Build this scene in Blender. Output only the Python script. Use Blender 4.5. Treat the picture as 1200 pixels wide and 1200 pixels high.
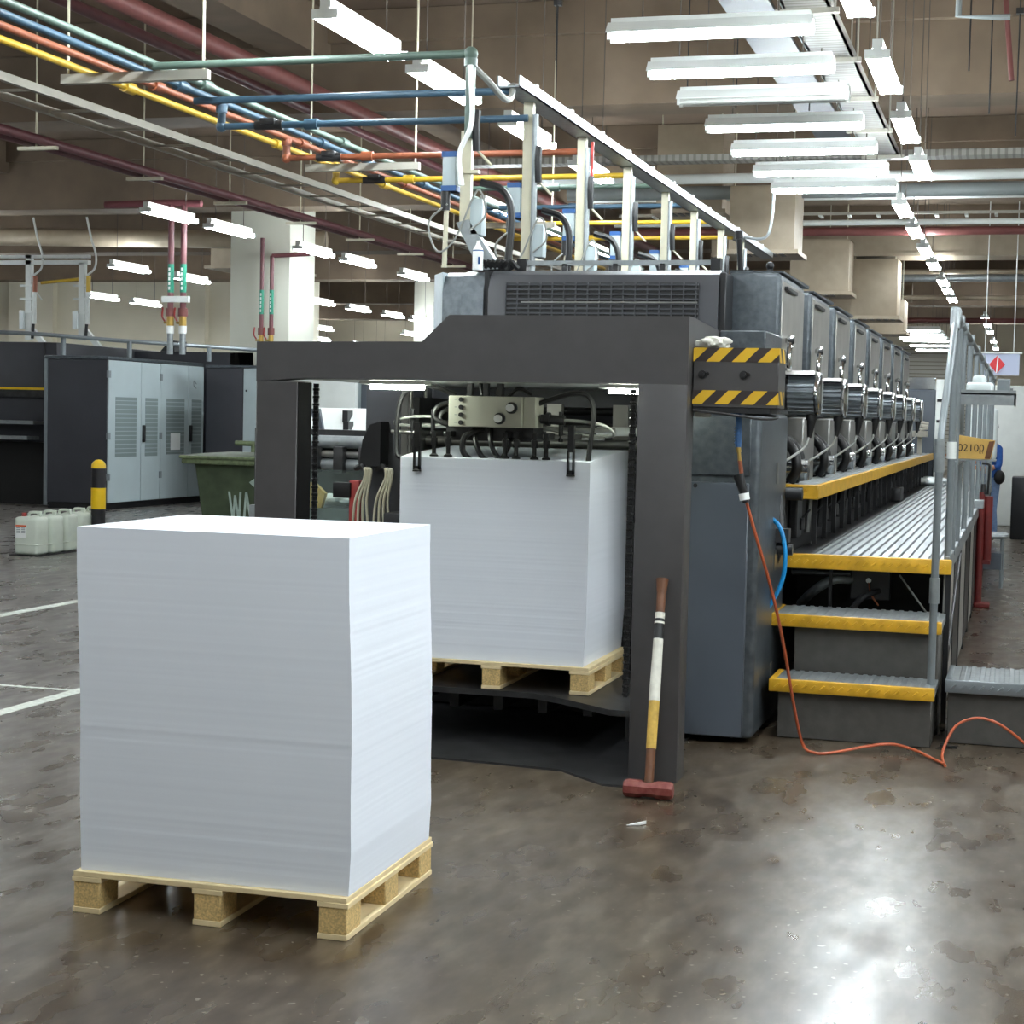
import bpy, bmesh, math, random
from mathutils import Vector, Matrix
random.seed(7)
SC = bpy.context.scene
for _o in list(bpy.data.objects): bpy.data.objects.remove(_o)
PI = math.pi
# ------------------------------------------------------------------ camera, world, exposure
F_PX, PITCH, YAW, ROLL, CAM_H = 2023.4, 0.05524337, 0.28637508, 0.02286594, 1.75
_f = Vector((-math.sin(YAW)*math.cos(PITCH), math.cos(YAW)*math.cos(PITCH), -math.sin(PITCH)))
_r0 = Vector((math.cos(YAW), math.sin(YAW), 0)); _d0 = _f.cross(_r0)
_r = math.cos(ROLL)*_r0 - math.sin(ROLL)*_d0
_d = math.sin(ROLL)*_r0 + math.cos(ROLL)*_d0
cam = bpy.data.cameras.new('camera'); camo = bpy.data.objects.new('camera', cam); SC.collection.objects.link(camo)
cam.sensor_width = 36; cam.lens = F_PX/1200*36; cam.clip_end = 300
camo.matrix_world = Matrix(((_r.x, -_d.x, -_f.x, 0), (_r.y, -_d.y, -_f.y, 0), (_r.z, -_d.z, -_f.z, CAM_H), (0, 0, 0, 1)))
SC.camera = camo
world = bpy.data.worlds.new('hall_air'); SC.world = world; world.use_nodes = True
world.node_tree.nodes['Background'].inputs[0].default_value = (.8, .85, 1, 1)
world.node_tree.nodes['Background'].inputs[1].default_value = 0.03
SC.view_settings.view_transform = 'Standard'; SC.view_settings.look = 'None'
SC.view_settings.gamma = 1; SC.view_settings.use_curve_mapping = False
SC.view_settings.exposure = 0.85
TUBE = 52.0           # strength of the fluorescent tubes
SC.cycles.sample_clamp_indirect = 6
SC.cycles.max_bounces = 8

def P(px, py, Y):     # point of the hall at depth Y on the line of sight through a spot of the photograph
    v = _f + (px-600)/F_PX*_r + (py-600)/F_PX*_d
    return Vector((0, 0, CAM_H)) + v*(Y/v.y)

# ------------------------------------------------------------------ materials
def lin(c):
    return tuple(((v/255)/12.92 if v/255 <= .04045 else ((v/255+.055)/1.055)**2.4) for v in c)
MATS = {}
def mat(name, c, rough=.5, metal=0., var=.0, scale=6., bump=0., bscale=60., emit=None, spec=.5, c2=None):
    m = bpy.data.materials.new(name); m.use_nodes = True; MATS[name] = m
    nt = m.node_tree; N, L = nt.nodes, nt.links; b = N['Principled BSDF']
    col = lin(c)+(1,)
    b.inputs['Base Color'].default_value = col; b.inputs['Roughness'].default_value = rough
    b.inputs['Metallic'].default_value = metal; b.inputs['Specular IOR Level'].default_value = spec
    tc = None
    if var > 0 or c2 or bump > 0: tc = N.new('ShaderNodeTexCoord')
    if var > 0 or c2:
        n = N.new('ShaderNodeTexNoise'); n.inputs['Scale'].default_value = scale; n.inputs['Detail'].default_value = 6
        L.new(tc.outputs['Object'], n.inputs['Vector'])
        r = N.new('ShaderNodeValToRGB'); r.color_ramp.elements[0].position = .32; r.color_ramp.elements[1].position = .68
        a = tuple(x*(1-var) for x in col[:3])+(1,); z = (lin(c2)+(1,)) if c2 else tuple(min(1, x*(1+var)) for x in col[:3])+(1,)
        r.color_ramp.elements[0].color = a; r.color_ramp.elements[1].color = z
        L.new(n.outputs[0], r.inputs[0]); L.new(r.outputs[0], b.inputs['Base Color'])
    if bump > 0:
        n2 = N.new('ShaderNodeTexNoise'); n2.inputs['Scale'].default_value = bscale; n2.inputs['Detail'].default_value = 3
        L.new(tc.outputs['Object'], n2.inputs['Vector'])
        bp = N.new('ShaderNodeBump'); bp.inputs['Strength'].default_value = bump; bp.inputs['Distance'].default_value = .004
        L.new(n2.outputs[0], bp.inputs['Height']); L.new(bp.outputs[0], b.inputs['Normal'])
    if emit:
        b.inputs['Emission Color'].default_value = lin(emit[0])+(1,); b.inputs['Emission Strength'].default_value = emit[1]
    return m
mat('charcoal', (64, 62, 62), .42, 0, .08, 9, .12, 300)
mat('charcoal_soft', (58, 59, 63), .38, 0, .08, 7, .1, 300)
mat('hammer_grey', (82, 88, 93), .28, .4, .25, 24, .3, 260)
mat('light_hammer', (168, 180, 186), .38, .1, .07, 14, .1, 200)
mat('panel_blue_grey', (78, 84, 92), .36, 0, .06, 3)
mat('black', (22, 22, 24), .45, 0, .2, 8)
mat('black_rubber', (16, 16, 17), .42)
mat('dark_steel', (62, 62, 63), .38, .5, .3, 7)
mat('steel', (150, 150, 146), .3, .85, .12, 8)
mat('chrome', (205, 207, 208), .14, 1)
mat('brushed', (172, 170, 164), .34, .45, .12, 5)
mat('galv', (148, 154, 156), .4, .55, .12, 18)
mat('rail_grey', (128, 135, 139), .34, .35, .06, 10)
mat('cream_post', (205, 200, 176), .45, 0, .08, 6)
mat('white_paint', (222, 226, 222), .45, 0, .04, 5)
mat('cab_door', (176, 189, 192), .42, 0, .03, 3)
mat('cab_vent', (120, 131, 132), .6, 0, .05, 20)
mat('cab_side', (50, 51, 57), .5, 0, .1, 2)
mat('matt_black', (14, 13, 14), .95, spec=.08)
mat('motor_metal', (112, 118, 122), .3, .6, .2, 12)
mat('yellow', (208, 160, 40), .42, 0, .16, 14, .2, 90)
mat('yellow_bright', (240, 196, 20), .4, 0, .05, 8)
mat('black_paint', (30, 28, 32), .45)
mat('wood', (226, 205, 160), .62, 0, .1, 9, .2, 80)
mat('chipboard', (206, 176, 118), .75, 0, .28, 130, .3, 200)
mat('pipe_yellow', (200, 164, 48), .38, 0, .05)
mat('pipe_orange', (150, 84, 56), .42, 0, .08)
mat('pipe_blue', (62, 90, 110), .4, 0, .08)
mat('pipe_green', (86, 104, 94), .42, 0, .08)
mat('pipe_maroon', (104, 58, 62), .45, 0, .1)
mat('pipe_red', (112, 62, 58), .5, 0, .1)
mat('band_green', (28, 128, 100), .5)
mat('brass', (190, 158, 86), .3, .8)
mat('duct', (158, 144, 124), .5, .1, .08, 5, .15, 12)
mat('ceiling_tray', (176, 172, 160), .5, .3, .08, 5)
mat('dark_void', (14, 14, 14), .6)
mat('bin_green', (62, 74, 52), .6, 0, .32, 5, .2, 40)
mat('bin_edge', (98, 110, 78), .6, 0, .3, 20)
mat('faded_white', (168, 186, 176), .7, 0, .15, 18)
mat('jerry', (214, 222, 208), .42, 0, .05, 6)
mat('label_white', (236, 238, 236), .6)
mat('label_orange', (222, 98, 48), .5)
mat('grey_ink', (128, 134, 134), .6)
mat('jack_red', (104, 32, 30), .45, 0, .2, 9)
mat('red_paint', (158, 48, 42), .5, 0, .22, 9)
mat('rod_dark', (84, 76, 68), .6)
mat('hammer_red', (128, 40, 34), .55, 0, .35, 30, .3, 80, c2=(128, 70, 60))
mat('handle_brown', (96, 58, 32), .5, 0, .25, 18)
mat('tape_tan', (196, 160, 72), .6, 0, .2, 30, .5, 70)
mat('rag', (214, 212, 200), .8, 0, .1, 20, .5, 60)
mat('hose_orange', (180, 88, 54), .42)
mat('hose_blue', (20, 134, 196), .35)
mat('gun_blue', (52, 92, 138), .45)
mat('ctrl_grey', (186, 186, 172), .45, 0, .03)
mat('cable_grey', (140, 142, 136), .5)
mat('box_blue', (40, 84, 140), .45)
mat('carton', (196, 158, 84), .7, 0, .06, 12)
mat('ink_black', (36, 32, 28), .7)
mat('plastic_clear', (224, 232, 232), .3, 0, .03, 8)
mat('sign_blue', (190, 198, 222), .45)
mat('sign_red', (214, 46, 52), .45)
mat('skin', (204, 150, 122), .55)
mat('shirt_blue', (38, 88, 164), .8, 0, .1, 20)
mat('jeans', (110, 134, 170), .85, 0, .14, 30)
mat('hair', (30, 24, 20), .6)
mat('shoe', (60, 44, 36), .5)
mat('floor_paint', (206, 210, 200), .5, 0, .22, 30)
mat('wall_cream', (232, 226, 206), .7, 0, .04, .8)
mat('wall_beige', (196, 186, 164), .75, 0, .06, .6)
mat('column_white', (222, 222, 208), .6, 0, .03, 1)
mat('deck_metal', (116, 121, 123), .45, .5, .14, 18)
mat('pillar_grey', (132, 131, 127), .36, .4, .12, 6)
mat('concrete_ceiling', (122, 104, 87), .85, 0, .16, .7, .3, 5)
mat('beam_concrete', (120, 104, 87), .85, 0, .16, 1.3, .3, 5)
mat('reflector', (226, 230, 226), .35, 0)
mat('grime', (58, 52, 46), .7, 0, .4, 10, .4, 40)
mat('tube_lit', (255, 255, 255), .4, emit=((240, 250, 255), TUBE))
mat('tube_dead', (214, 216, 210), .4)
mat('lamp_feeder', (255, 255, 255), .4, emit=((246, 255, 240), 60))

def glass(name):
    m = bpy.data.materials.new(name); m.use_nodes = True; MATS[name] = m
    b = m.node_tree.nodes['Principled BSDF']
    b.inputs['Base Color'].default_value = (.72, .86, .82, 1); b.inputs['Roughness'].default_value = .06
    b.inputs['Transmission Weight'].default_value = .92; b.inputs['IOR'].default_value = 1.15
glass('guard_glass')

def paper_mat():
    m = bpy.data.materials.new('paper'); m.use_nodes = True; MATS['paper'] = m
    N, L = m.node_tree.nodes, m.node_tree.links; b = N['Principled BSDF']
    b.inputs['Roughness'].default_value = .7
    b.inputs['Base Color'].default_value = (.80, .84, .91, 1)
    tc = N.new('ShaderNodeTexCoord'); mp = N.new('ShaderNodeMapping'); mp.inputs['Scale'].default_value = (1.2, 1.2, 260)
    L.new(tc.outputs['Object'], mp.inputs[0])
    n = N.new('ShaderNodeTexNoise'); n.inputs['Scale'].default_value = 1; n.inputs['Detail'].default_value = 3
    L.new(mp.outputs[0], n.inputs['Vector'])
    bp = N.new('ShaderNodeBump'); bp.inputs['Strength'].default_value = .05; bp.inputs['Distance'].default_value = .001
    L.new(n.outputs[0], bp.inputs['Height']); L.new(bp.outputs[0], b.inputs['Normal'])
paper_mat()

def stripes_mat(name, kx, ky, kz, pitch, phase, duty, ca, cb, rough=.45):
    m = bpy.data.materials.new(name); m.use_nodes = True; MATS[name] = m
    N, L = m.node_tree.nodes, m.node_tree.links; b = N['Principled BSDF']; b.inputs['Roughness'].default_value = rough
    tc = N.new('ShaderNodeTexCoord'); dot = N.new('ShaderNodeVectorMath'); dot.operation = 'DOT_PRODUCT'
    L.new(tc.outputs['Object'], dot.inputs[0]); dot.inputs[1].default_value = (kx/pitch, ky/pitch, kz/pitch)
    ad = N.new('ShaderNodeMath'); ad.operation = 'ADD'; L.new(dot.outputs['Value'], ad.inputs[0]); ad.inputs[1].default_value = phase
    fr = N.new('ShaderNodeMath'); fr.operation = 'FRACT'; L.new(ad.outputs[0], fr.inputs[0])
    lt = N.new('ShaderNodeMath'); lt.operation = 'LESS_THAN'; L.new(fr.outputs[0], lt.inputs[0]); lt.inputs[1].default_value = duty
    mx = N.new('ShaderNodeMix'); mx.data_type = 'RGBA'; L.new(lt.outputs[0], mx.inputs[0])
    mx.inputs[6].default_value = lin(cb)+(1,); mx.inputs[7].default_value = lin(ca)+(1,)
    L.new(mx.outputs[2], b.inputs['Base Color'])
stripes_mat('hazard', 1, -1, -1, .124, .42, .52, (206, 164, 34), (44, 36, 34))
stripes_mat('vent_slats', 0, 0, 1, .075, 0, .82, (122, 134, 134), (156, 170, 172))
stripes_mat('shutter', 0, 0, 1, .16, 0, .8, (176, 172, 160), (120, 112, 100), .5)
stripes_mat('perforated', 0, 1, 0, .09, 0, .6, (150, 148, 140), (118, 115, 108), .5)

def floor_mat():
    m = bpy.data.materials.new('polished_concrete'); m.use_nodes = True; MATS['floor'] = m
    N, L = m.node_tree.nodes, m.node_tree.links; b = N['Principled BSDF']
    tc = N.new('ShaderNodeTexCoord')
    def noise(sc, det, dist=0., stretch=None):
        n = N.new('ShaderNodeTexNoise'); n.inputs['Scale'].default_value = sc; n.inputs['Detail'].default_value = det; n.inputs['Roughness'].default_value = .55; n.inputs['Distortion'].default_value = dist
        if stretch:
            mp = N.new('ShaderNodeMapping'); mp.inputs['Scale'].default_value = stretch; mp.inputs['Rotation'].default_value = (0, 0, .35)
            L.new(tc.outputs['Object'], mp.inputs[0]); L.new(mp.outputs[0], n.inputs['Vector'])
        else: L.new(tc.outputs['Object'], n.inputs['Vector'])
        return n
    def ramp(n, els):
        r = N.new('ShaderNodeValToRGB'); e = r.color_ramp.elements
        while len(e) < len(els): e.new(.5)
        for k, (p, c) in enumerate(els): e[k].position = p; e[k].color = c if len(c) == 4 else c+(1,)
        L.new(n.outputs[0], r.inputs[0]); return r
    big = ramp(noise(.7, 4), [(.3, lin((54, 43, 32))), (.5, lin((72, 61, 48))), (.7, lin((94, 84, 71)))])
    fine = ramp(noise(13, 3.5, 0, (1, .35, 1)), [(.3, lin((44, 35, 26))), (.5, lin((72, 61, 48))), (.7, lin((104, 94, 80)))])
    mx = N.new('ShaderNodeMix'); mx.data_type = 'RGBA'; mx.inputs[0].default_value = .5
    L.new(big.outputs[0], mx.inputs[6]); L.new(fine.outputs[0], mx.inputs[7])
    # worn grey with wall and lamp sheen painted in towards the left aisle, brown oily area by the press
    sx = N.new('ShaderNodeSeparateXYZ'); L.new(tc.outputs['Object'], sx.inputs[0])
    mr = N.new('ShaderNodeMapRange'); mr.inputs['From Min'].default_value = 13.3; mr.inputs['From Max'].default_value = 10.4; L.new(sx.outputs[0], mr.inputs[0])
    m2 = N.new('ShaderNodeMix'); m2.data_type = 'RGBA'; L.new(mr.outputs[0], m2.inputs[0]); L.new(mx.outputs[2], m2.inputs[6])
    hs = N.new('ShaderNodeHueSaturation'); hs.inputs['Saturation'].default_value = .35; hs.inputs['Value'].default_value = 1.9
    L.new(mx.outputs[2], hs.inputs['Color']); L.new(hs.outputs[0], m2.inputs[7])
    # pale flecks
    fl = ramp(noise(30, 1), [(.70, (0, 0, 0)), (.74, (1, 1, 1))])
    msk = ramp(noise(1.3, 3), [(.45, (0, 0, 0)), (.62, (.55, .55, .55))])
    mm = N.new('ShaderNodeMath'); mm.operation = 'MULTIPLY'; L.new(fl.outputs[0], mm.inputs[0]); L.new(msk.outputs[0], mm.inputs[1])
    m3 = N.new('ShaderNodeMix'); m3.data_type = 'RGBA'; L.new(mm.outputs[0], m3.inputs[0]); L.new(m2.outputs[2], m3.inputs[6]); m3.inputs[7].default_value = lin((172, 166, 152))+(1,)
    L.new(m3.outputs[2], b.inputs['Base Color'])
    rr = ramp(noise(6, 3, 0, (1, .4, 1)), [(.3, (.22, .22, .22)), (.7, (.42, .42, .42))]); L.new(rr.outputs[0], b.inputs['Roughness'])
    b.inputs['Specular IOR Level'].default_value = .6
floor_mat()

# ------------------------------------------------------------------ mesh builder
ORG = {}
def catmull(pts, n):
    pts = [Vector(p) for p in pts]
    if n < 2 or len(pts) < 3: return pts
    out = []; q = [pts[0]*2-pts[1]]+pts+[pts[-1]*2-pts[-2]]
    for i in range(1, len(q)-2):
        for k in range(n):
            t = k/n
            out.append(.5*((2*q[i])+(q[i+1]-q[i-1])*t+(2*q[i-1]-5*q[i]+4*q[i+1]-q[i+2])*t*t+(3*q[i]-q[i-1]-3*q[i+1]+q[i+2])*t**3))
    out.append(pts[-1]); return out
class MB:
    def __init__(s): s.bm = bmesh.new()
    def box(s, x0, x1, y0, y1, z0, z1, bev=0, seg=2):
        bm = s.bm
        v = [bm.verts.new((x, y, z)) for x in (x0, x1) for y in (y0, y1) for z in (z0, z1)]
        fs = [bm.faces.new([v[i] for i in f]) for f in ((0, 1, 3, 2), (4, 6, 7, 5), (0, 4, 5, 1), (2, 3, 7, 6), (0, 2, 6, 4), (1, 5, 7, 3))]
        if bev > 0:
            es = set(e for f in fs for e in f.edges)
            bmesh.ops.bevel(bm, geom=list(es), offset=bev, segments=seg, affect='EDGES', profile=.5)
        return s
    def rings(s, rings, caps=True, closed=False):
        bm = s.bm; vs = [[bm.verts.new(p) for p in r] for r in rings]; n = len(rings[0])
        for a, b in zip(vs[:-1], vs[1:]):
            for i in range(n): bm.faces.new((a[i], a[(i+1) % n], b[(i+1) % n], b[i]))
        if caps:
            bm.faces.new(list(reversed(vs[0]))); bm.faces.new(vs[-1])
        return s
    def cyl(s, p0, p1, r0, r1=None, n=12):
        p0, p1 = Vector(p0), Vector(p1); r1 = r0 if r1 is None else r1
        d = (p1-p0).normalized(); a = d.orthogonal().normalized(); b = d.cross(a)
        return s.rings([[p+(a*math.cos(2*PI*k/n)+b*math.sin(2*PI*k/n))*r for k in range(n)] for p, r in ((p0, r0), (p1, r1))])
    def tube(s, pts, r, n=8, sub=5):
        pts = catmull(pts, sub); R = []
        d = (pts[1]-pts[0]).normalized(); a = d.orthogonal().normalized()
        for i, p in enumerate(pts):
            d2 = (pts[min(i+1, len(pts)-1)]-pts[max(i-1, 0)]).normalized()
            a = (a-d2*a.dot(d2)).normalized(); b = d2.cross(a)
            rr = r if not callable(r) else r(i/(len(pts)-1))
            R.append([p+(a*math.cos(2*PI*k/n)+b*math.sin(2*PI*k/n))*rr for k in range(n)])
        return s.rings(R)
    def prism(s, poly, axis, a0, a1):
        def mk(p, a):
            return {'X': (a, p[0], p[1]), 'Y': (p[0], a, p[1]), 'Z': (p[0], p[1], a)}[axis]
        return s.rings([[mk(p, a) for p in poly] for a in (a0, a1)])
    def lathe(s, prof, c, axis='Z', n=20):
        c = Vector(c); R = []
        for r, h in prof:
            ring = []
            for k in range(n):
                u, w = r*math.cos(2*PI*k/n), r*math.sin(2*PI*k/n)
                ring.append(c+Vector({'Z': (u, w, h), 'X': (h, u, w), 'Y': (u, h, w)}[axis]))
            R.append(ring)
        return s.rings(R)
    def sphere(s, c, rx, ry=None, rz=None, n=14, m=8):
        ry = rx if ry is None else ry; rz = rx if rz is None else rz
        R = []
        for j in range(m+1):
            t = -PI/2+PI*j/m; cr = max(math.cos(t), .02)
            R.append([(c[0]+rx*cr*math.cos(2*PI*k/n), c[1]+ry*cr*math.sin(2*PI*k/n), c[2]+rz*math.sin(t)) for k in range(n)])
        return s.rings(R)
    def build(s, name, m, parent=None, smooth=True, ang=38):
        bm = s.bm; bmesh.ops.recalc_face_normals(bm, faces=bm.faces[:])
        me = bpy.data.meshes.new(name)
        if parent is not None: o0 = ORG[parent.name]
        else:
            xs = [v.co for v in bm.verts]
            o0 = Vector(((min(p.x for p in xs)+max(p.x for p in xs))/2, (min(p.y for p in xs)+max(p.y for p in xs))/2, min(p.z for p in xs)))
        for v in bm.verts: v.co -= o0
        bm.to_mesh(me); bm.free()
        if smooth:
            me.polygons.foreach_set('use_smooth', [True]*len(me.polygons))
            me.set_sharp_from_angle(angle=math.radians(ang))
        me.materials.append(MATS[m])
        o = bpy.data.objects.new(name, me); SC.collection.objects.link(o)
        if parent is not None: o.parent = parent
        else: o.location = o0
        ORG[o.name] = o0.copy()
        return o
def thing(name, loc, label, cat, group=None):
    o = bpy.data.objects.new(name, None); SC.collection.objects.link(o); o.location = loc; o.empty_display_size = .1
    ORG[o.name] = Vector(loc); tag(o, label, cat, group); return o
def tag(o, label, cat, group=None, kind=None):
    o['label'] = label; o['category'] = cat
    if group: o['group'] = group
    if kind: o['kind'] = kind
    return o
def struct(name, mb, m, label=None, cat=None, smooth=True):
    o = mb.build(name, m, None, smooth); o['kind'] = 'structure'
    if label: o['label'] = label; o['category'] = cat
    return o
def copy_tree(o, parent=None, loc=None, rotz=None):
    c = o.copy(); SC.collection.objects.link(c)
    if parent is not None: c.parent = parent
    if loc is not None: c.location = loc
    if rotz is not None: c.rotation_euler.z = rotz
    for ch in list(o.children): copy_tree(ch, c)
    return c
def text_part(txt, name, size, depth, m, parent, loc, rot):
    cu = bpy.data.curves.new(name, 'FONT'); cu.body = txt; cu.size = size; cu.extrude = depth
    t = bpy.data.objects.new('tmp_text', cu); SC.collection.objects.link(t)
    me = bpy.data.meshes.new_from_object(t.evaluated_get(bpy.context.evaluated_depsgraph_get()))
    bpy.data.objects.remove(t); me.name = name; me.materials.clear(); me.materials.append(MATS[m])
    mt = Matrix.Translation(Vector(loc)-ORG[parent.name]) @ Matrix.Rotation(rot[2], 4, 'Z') @ Matrix.Rotation(rot[0], 4, 'X')
    me.transform(mt)
    o = bpy.data.objects.new(name, me); SC.collection.objects.link(o); o.parent = parent; ORG[o.name] = ORG[parent.name]
    return o
ORD = ['first', 'second', 'third', 'fourth', 'fifth', 'sixth', 'seventh', 'eighth', 'ninth', 'tenth']

# ================================================================== STRUCTURE
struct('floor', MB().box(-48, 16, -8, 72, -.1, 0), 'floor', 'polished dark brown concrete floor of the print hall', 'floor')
struct('ceiling', MB().box(-48, 16, -8, 72, 6.8, 7.0), 'concrete_ceiling', 'bare brownish concrete ceiling slab above the beams', 'ceiling')
struct('wall_back', MB().box(-48, 16, 71, 72, 0, 6.8), 'wall_beige', 'distant beige end wall of the hall', 'wall')
struct('wall_front', MB().box(-48, 16, -8.2, -8, 0, 6.8), 'wall_cream', 'cream wall behind the camera', 'wall')
struct('wall_left', MB().box(-48.2, -48, -8, 72, 0, 6.8), 'wall_cream', 'cream wall far to the left', 'wall')
struct('wall_right', MB().box(16, 16.2, -8, 72, 0, 6.8), 'wall_cream', 'cream wall on the right side', 'wall')
w = MB().box(-48, -19.6, 46, 46.4, 0, 6.8).box(-29.4, -27.9, 45.75, 46.02, 0, 6.8).box(-24.2, -22.9, 45.75, 46.02, 0, 6.8)
struct('wall_middle', w, 'wall_cream', 'bright cream partition wall with pilasters behind the grey cabinets', 'wall')
for k, (Y, d, zb) in enumerate(((20.6, .8, 5.55), (29.4, .8, 5.5), (37.6, .9, 5.5), (45.0, .9, 5.45), (54.0, .9, 5.4), (63, .9, 5.4), (11.6, .8, 5.9), (2.5, .8, 5.6))):
    struct('trim_%d' % (k+1), MB().box(-48, 16, Y, Y+d, zb, 6.79).box(-48, 16, Y-.12, Y, 6.4, 6.79), 'beam_concrete', '%s concrete ceiling beam counted from the camera' % ['third', 'fourth', 'fifth', 'sixth', 'seventh', 'eighth', 'second', 'first'][k], 'beam')
for k, X in enumerate((-19.5, -9.2, .8)):
    struct('trim_%d' % (k+9), MB().box(X, X+.6, -8, 71, 6.2, 6.79), 'beam_concrete', ['lengthwise ceiling beam over the cabinets', 'lengthwise ceiling beam above the coloured pipes', 'lengthwise ceiling beam right of the walkway'][k], 'beam')
for k, (x0, x1, y0, y1, lb) in enumerate(((-14.5, -13.28, 30, 31.2, 'thick white square column behind the grey cabinets'), (-18.0, -16.9, 50, 51.1, 'distant pale column seen left of the press hood'))):
    struct('column.%03d' % k if k else 'column', MB().box(x0, x1, y0, y1, 0, 6.79, .02), 'column_white', lb, 'column')
struct('door_1', MB().box(-5.2, -2.2, 70.85, 71, 0, 4.9), 'shutter', 'wide roller shutter with horizontal slats in the far end wall', 'door')
# painted lines
def line(poly, name, lb): struct(name, MB().prism(poly, 'Z', .0005, .003), 'floor_paint', lb, 'floor marking')
line([(-8.16, 10.5), (-8.04, 10.5), (-8.04, 14.2), (-8.16, 14.2)], 'floor_marking', 'white painted floor line left of the tall paper pile, farther one')
line([(-5.57, 7.4), (-5.47, 7.4), (-5.47, 9.5), (-5.57, 9.5)], 'floor_marking.001', 'white painted floor line nearest to the paper pile, running into the hall')
line([(-9, 9.36), (-5.57, 9.36), (-5.57, 9.40), (-9, 9.40)], 'floor_marking.002', 'thin crosswise white floor line left of the paper pile')
line([(-14, 10.6), (-8.16, 10.6), (-8.16, 10.63), (-14, 10.63)], 'floor_marking.003', 'thin faint crosswise floor line far left')
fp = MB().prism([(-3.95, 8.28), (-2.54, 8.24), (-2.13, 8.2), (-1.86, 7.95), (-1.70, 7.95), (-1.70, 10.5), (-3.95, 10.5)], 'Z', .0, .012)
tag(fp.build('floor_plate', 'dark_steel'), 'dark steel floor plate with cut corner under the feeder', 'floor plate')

# ================================================================== PALLETS AND PAPER
def pallet(x0, x1, y0, y1, z0, label, grp):
    root = thing('wooden_pallet', ((x0+x1)/2, (y0+y1)/2, z0), label, 'pallet', grp)
    w = x1-x0; d = y1-y0; bw = .1
    m = MB().box(x0, x1, y0, y1, z0+.126, z0+.145, .002, 1); m.build('deck', 'wood', root)
    for k in range(3):
        cx = x0+bw/2+(w-bw)*k/2
        MB().box(cx-bw/2-.003, cx+bw/2+.003, y0, y1, z0, z0+.02, .002, 1).build('skid', 'wood', root)
        MB().box(cx-bw/2-.006, cx+bw/2+.006, y0-.001, y1+.001, z0+.108, z0+.1265, .002, 1).build('stringer_board', 'wood', root)
        for j in range(3):
            cy = y0+.07+(d-.14)*j/2
            MB().box(cx-bw/2, cx+bw/2, cy-.068, cy+.068, z0+.018, z0+.11, .004, 1).build('block', 'chipboard', root)
    for yy in (y0+.05, (y0+y1)/2):
        pass
    return root
def paper(x0, x1, y0, y1, z0, z1, label, lean, seed, lift):
    rnd = random.Random(seed)
    n = 190; rings = []
    ox = oy = 0
    ph = [rnd.uniform(0, 6) for _ in range(6)]
    for k in range(n+1):
        t = k/n; z = z0+(z1-z0)*t
        if k % 5 == 0: ox = rnd.uniform(-1, 1)*.0003; oy = rnd.uniform(-1, 1)*.0003
        jx = ox+rnd.uniform(-1, 1)*.00022; jy = oy+rnd.uniform(-1, 1)*.00022
        lx, wx, ly = lean(t)
        amp = 0
        r = []
        xa, xb, ya, yb = x0+lx+wx+jx, x1+lx+jx, y0+ly+jy, y1+ly+jy
        m = 8
        cor = [(xa, ya), (xb, ya), (xb, yb), (xa, yb)]
        for e in range(4):
            a, b = cor[e], cor[(e+1) % 4]
            for q in range(m):
                u = q/m; wv = amp*math.sin(k*1.3+u*5)*(u if e == 0 else 1-u if e == 1 else 0)
                yy = a[1]+(b[1]-a[1])*u
                zl = lift*max(0, (t-.8)/.2)*max(0, (yy-ya)/(yb-ya))**.7
                r.append((a[0]+(b[0]-a[0])*u+(wv if e in (1, 3) else 0), yy+(wv if e in (0, 2) else 0), z+zl))
        rings.append(r)
    o = MB().rings(rings).build('paper_stack', 'paper', None, True, 30)
    return tag(o, label, 'paper stack')
_p = pallet(-3.105, -2.095, 5.25, 6.15, 0, 'pale wooden block pallet standing on the open floor in front', 'wooden pallets')
_p.rotation_euler.z = .016
_q = paper(-3.085, -2.085, 5.272, 6.12, .146, 1.338, 'tall pile of blank white sheets on the pallet nearest the camera', lambda t: (-.03*t - (.012*(1-t/.12) if t < .12 else 0) - .003*math.sin(t*9), (.010*(1-t/.12) if t < .12 else 0), 0), 3, 0)
_q.rotation_euler.z = .016
pallet(-3.2, -2.13, 8.72, 9.64, .3, 'pale wooden block pallet raised on the feeder lift plate', 'wooden pallets')
paper(-3.205, -2.155, 8.74, 9.64, .446, 1.522, 'white paper pile inside the feeder gantry under the suction head', lambda t: (-.012*(1-t/.2) if t < .2 else 0, 0, 0), 5, .05)

# ================================================================== FEEDER GANTRY
g = thing('feeder_gantry', (-2.66, 8.3, 0), 'dark grey gantry frame of the press feeder around the inner paper pile', 'feeder gantry')
GY0, GY1 = 8.14, 8.32
m = MB().prism([(-3.78, 2.104), (-3.78, 1.90), (-3.55, 1.92), (-1.78, 1.92), (-1.54, 1.92), (-1.54, 2.245), (-2.745, 2.245), (-2.885, 2.112)], 'Y', GY0, GY1); m.build('crossbeam', 'charcoal', g)
MB().box(-3.78, -3.55, GY0, GY1, 0, 1.905, .004, 1).build('leg', 'charcoal', g)
MB().box(-1.78, -1.54, GY0, GY1, 0, 1.925, .006, 2).build('leg', 'charcoal', g)
MB().box(-3.552, -3.546, GY0+.004, GY1-.004, .02, 1.9).build('guide_channel', 'matt_black', g)
MB().box(-1.77, -1.7, GY1, 8.44, .02, 1.9).build('guide_channel', 'black', g)
m = MB().box(-3.74, -1.545, GY1, 10.35, 1.925, 1.94).box(-3.74, -1.545, GY1, 8.46, 1.94, 2.09); m.build('roof_panel', 'white_paint', g)
m = MB().prism([(GY1, 2.245), (GY1, 1.93), (9.62, 1.93), (9.62, 2.2)], 'X', -1.60, -1.542); m.build('side_beam', 'charcoal', g)
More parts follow.
